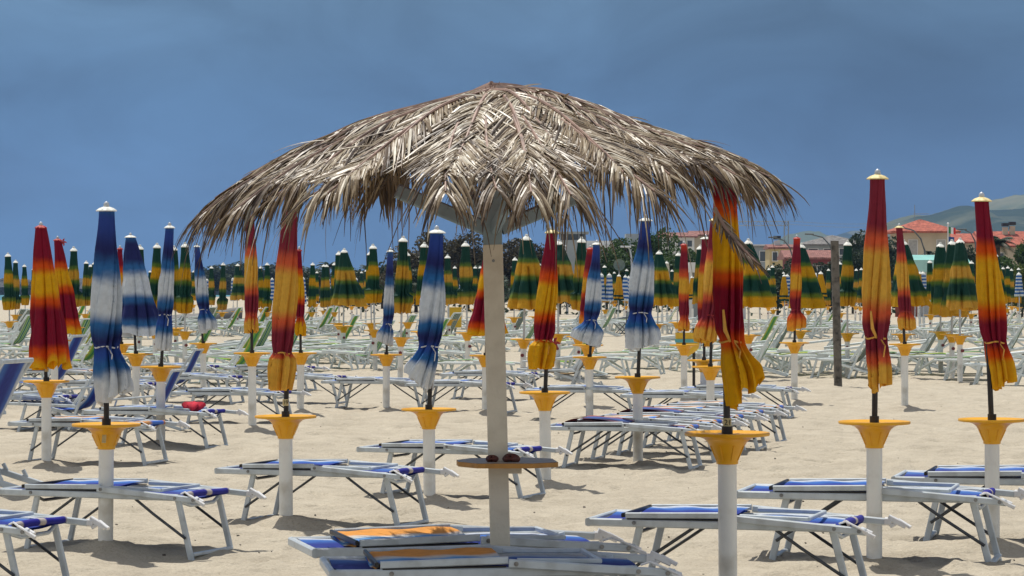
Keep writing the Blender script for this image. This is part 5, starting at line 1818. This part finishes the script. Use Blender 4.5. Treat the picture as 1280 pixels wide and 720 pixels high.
mb.build('mast', M['steel'], r, smooth=False)
mb = MB()
zb = HC - (282 - 360) * k
for dz in (0, .5):
    mb.tube([(-6, 0, zb + dz), (.3, 0, zb + dz)], .045, 5)
for q in range(12):
    x = -6 + q * .52
    mb.tube([(x, 0, zb + (.5 if q % 2 else 0)), (x + .52, 0, zb + (0 if q % 2 else .5))], .03, 5)
mb.build('beam', M['steel'], r, smooth=False)
for q, py in enumerate((276, 280)):
    mb = MB()
    a, b = at(984, py, 330), at(1130, py + 1, 345)
    mb.tube([a.lerp(b, t / 12) - Vector((0, 0, .35 * math.sin(math.pi * t / 12))) for t in range(13)], .022, 5)
    tag(mb.build('overhead_cable', M['steel']), ['upper overhead cable running right from the gantry', 'lower overhead cable running right from the gantry'][q], 'cable')
g = at(774, 331, 186)
r = thing('satellite_dish', 'round grey dish on a mast among the green trees', 'dish', (g.x, g.y, 0))
mb = MB(); mb.tube([(0, .12, -.2), (0, .12, g.z)], .04, 8); mb.build('mast', M['steel'], r)
mb = MB()
mb.grid(lambda u, v: (.40 * v * math.cos(2 * math.pi * u), -.10 * v * v + .06, g.z + .40 * v * math.sin(2 * math.pi * u)), 28, 6, closed_u=True)
mb.grid(lambda u, v: (.40 * v * math.cos(-2 * math.pi * u), -.10 * v * v + .08, g.z + .40 * v * math.sin(-2 * math.pi * u)), 28, 6, closed_u=True)
mb.build('reflector', M['dish'], r)
mb = MB(); mb.tube([(0, .05, g.z - .35), (0, -.35, g.z - .05)], .02, 6); mb.tube([(0, -.33, g.z - .05), (0, -.43, g.z - .0)], .06, 8); mb.build('feed_arm', M['darksteel'], r)

make_sand()
# ------------------------------------------------------------------ haze
SUN = Vector((-0.16, 0.34, 0.93)).normalized()
HAZE = 1.2e-4
if HAZE:
    hz = MB()
    solid(hz, -2600, 2600, -60, 6300, -9, 260)
    hm, nt, b = new_mat('sea_haze')
    nt.nodes.remove(b)
    pv = node(nt, 'ShaderNodeVolumePrincipled')
    pv.inputs['Color'].default_value = (0.32, 0.52, 0.90, 1)
    pv.inputs['Density'].default_value = HAZE
    pv.inputs['Anisotropy'].default_value = 0.0
    nt.links.new(pv.outputs[0], nt.nodes['Material Output'].inputs['Volume'])
    ho = hz.build('haze', hm, smooth=False)
    tag(ho, 'thin sea haze over the whole beach and hills', 'haze', kind='stuff')

# ------------------------------------------------------------------ sky and sun
w = bpy.data.worlds.new('World')
scene.world = w
w.use_nodes = True
nt = w.node_tree
bg = nt.nodes['Background']
bg.inputs['Strength'].default_value = 0.10
sky = node(nt, 'ShaderNodeTexSky', sky_type='NISHITA')
sky.sun_disc = False
sky.sun_elevation = math.asin(SUN.z)
sky.sun_rotation = math.atan2(SUN.x, SUN.y)
sky.dust_density = 1.5
tc = node(nt, 'ShaderNodeTexCoord')
sep = node(nt, 'ShaderNodeSeparateXYZ')
nt.links.new(tc.outputs['Generated'], sep.inputs[0])
# storm bank ahead: slate blue, lighter towards the sea on the left and near the horizon
el = ramp(nt, [(0.0, (0.80, 1.95, 3.85)), (0.03, (0.80, 1.88, 3.6)), (0.07, (0.86, 1.80, 3.2)), (0.11, (1.22, 2.2, 3.4)), (0.3, (1.5, 2.2, 3.4))])
nt.links.new(sep.outputs['Z'], el.inputs['Fac'])
mp = node(nt, 'ShaderNodeMapping')
mp.inputs['Scale'].default_value = (8, 8, 15)
mp.inputs['Location'].default_value = (1.3, 0.2, 0.7)
nt.links.new(tc.outputs['Generated'], mp.inputs['Vector'])
n1 = node(nt, 'ShaderNodeTexNoise')
n1.inputs['Scale'].default_value = 1.6
n1.inputs['Detail'].default_value = 5
n1.inputs['Roughness'].default_value = 0.55
n1.inputs['Distortion'].default_value = 0.6
nt.links.new(mp.outputs[0], n1.inputs['Vector'])
mr = node(nt, 'ShaderNodeMapRange')
mr.inputs['From Min'].default_value = 0.3
mr.inputs['From Max'].default_value = 0.75
mr.inputs['To Min'].default_value = 0.80
mr.inputs['To Max'].default_value = 1.34
nt.links.new(n1.outputs['Fac'], mr.inputs['Value'])
lr = node(nt, 'ShaderNodeMapRange')        # darker rain cloud to the right
lr.inputs['From Min'].default_value = -0.18
lr.inputs['From Max'].default_value = 0.18
lr.inputs['To Min'].default_value = 1.12
lr.inputs['To Max'].default_value = 0.74
nt.links.new(sep.outputs['X'], lr.inputs['Value'])
m1 = node(nt, 'ShaderNodeMath', operation='MULTIPLY')
nt.links.new(mr.outputs[0], m1.inputs[0]); nt.links.new(lr.outputs[0], m1.inputs[1])
storm = node(nt, 'ShaderNodeMix', data_type='RGBA', blend_type='MULTIPLY')
storm.inputs['Factor'].default_value = 1
nt.links.new(el.outputs['Color'], storm.inputs['A']); nt.links.new(m1.outputs[0], storm.inputs['B'])
# unseen white clouds behind the camera, added as fill for the shaded sides
cn = node(nt, 'ShaderNodeTexNoise')
cn.inputs['Scale'].default_value = 2.2
cn.inputs['Detail'].default_value = 6
nt.links.new(tc.outputs['Generated'], cn.inputs['Vector'])
cr = ramp(nt, [(0.42, (0, 0, 0)), (0.58, (1, 1, 1))])
nt.links.new(cn.outputs['Fac'], cr.inputs['Fac'])
clear = node(nt, 'ShaderNodeMix', data_type='RGBA')
nt.links.new(cr.outputs['Color'], clear.inputs['Factor'])
nt.links.new(sky.outputs[0], clear.inputs['A'])
clear.inputs['B'].default_value = (6.2, 6.4, 6.7, 1)
fr = node(nt, 'ShaderNodeVectorMath', operation='DOT_PRODUCT')
nt.links.new(tc.outputs['Generated'], fr.inputs[0])
fr.inputs[1].default_value = Vector((0.05, 1, -0.55)).normalized()
fm = node(nt, 'ShaderNodeMapRange', interpolation_type='SMOOTHSTEP')
fm.inputs['From Min'].default_value = -0.05
fm.inputs['From Max'].default_value = 0.55
nt.links.new(fr.outputs['Value'], fm.inputs['Value'])
fin = node(nt, 'ShaderNodeMix', data_type='RGBA')
nt.links.new(fm.outputs[0], fin.inputs['Factor'])
nt.links.new(clear.outputs['Result'], fin.inputs['A'])
nt.links.new(storm.outputs['Result'], fin.inputs['B'])
nt.links.new(fin.outputs['Result'], bg.inputs['Color'])

sl = bpy.data.lights.new('sun', 'SUN')
sl.energy = 4.6
sl.angle = R(0.55)
sl.color = (1.0, 0.955, 0.88)
so = bpy.data.objects.new('sun', sl)
col.objects.link(so)
so.rotation_euler = SUN.to_track_quat('Z', 'Y').to_euler()

# ------------------------------------------------------------------ camera
cam = bpy.data.cameras.new('camera')
cam.sensor_width = 36
cam.lens = F / 1280 * 36
cam.clip_start = 0.5
cam.clip_end = 20000
co = bpy.data.objects.new('camera', cam)
col.objects.link(co)
co.location = (0, 0, HC)
co.rotation_euler = (R(90), 0, 0)
scene.camera = co
scene.render.engine = 'CYCLES'
scene.cycles.use_denoising = True
scene.cycles.max_bounces = 8
scene.cycles.volume_bounces = 0
scene.cycles.transparent_max_bounces = 8
scene.view_settings.view_transform = 'Standard'
scene.view_settings.look = 'None'
scene.view_settings.exposure = 0.0
scene.view_settings.gamma = 1.0
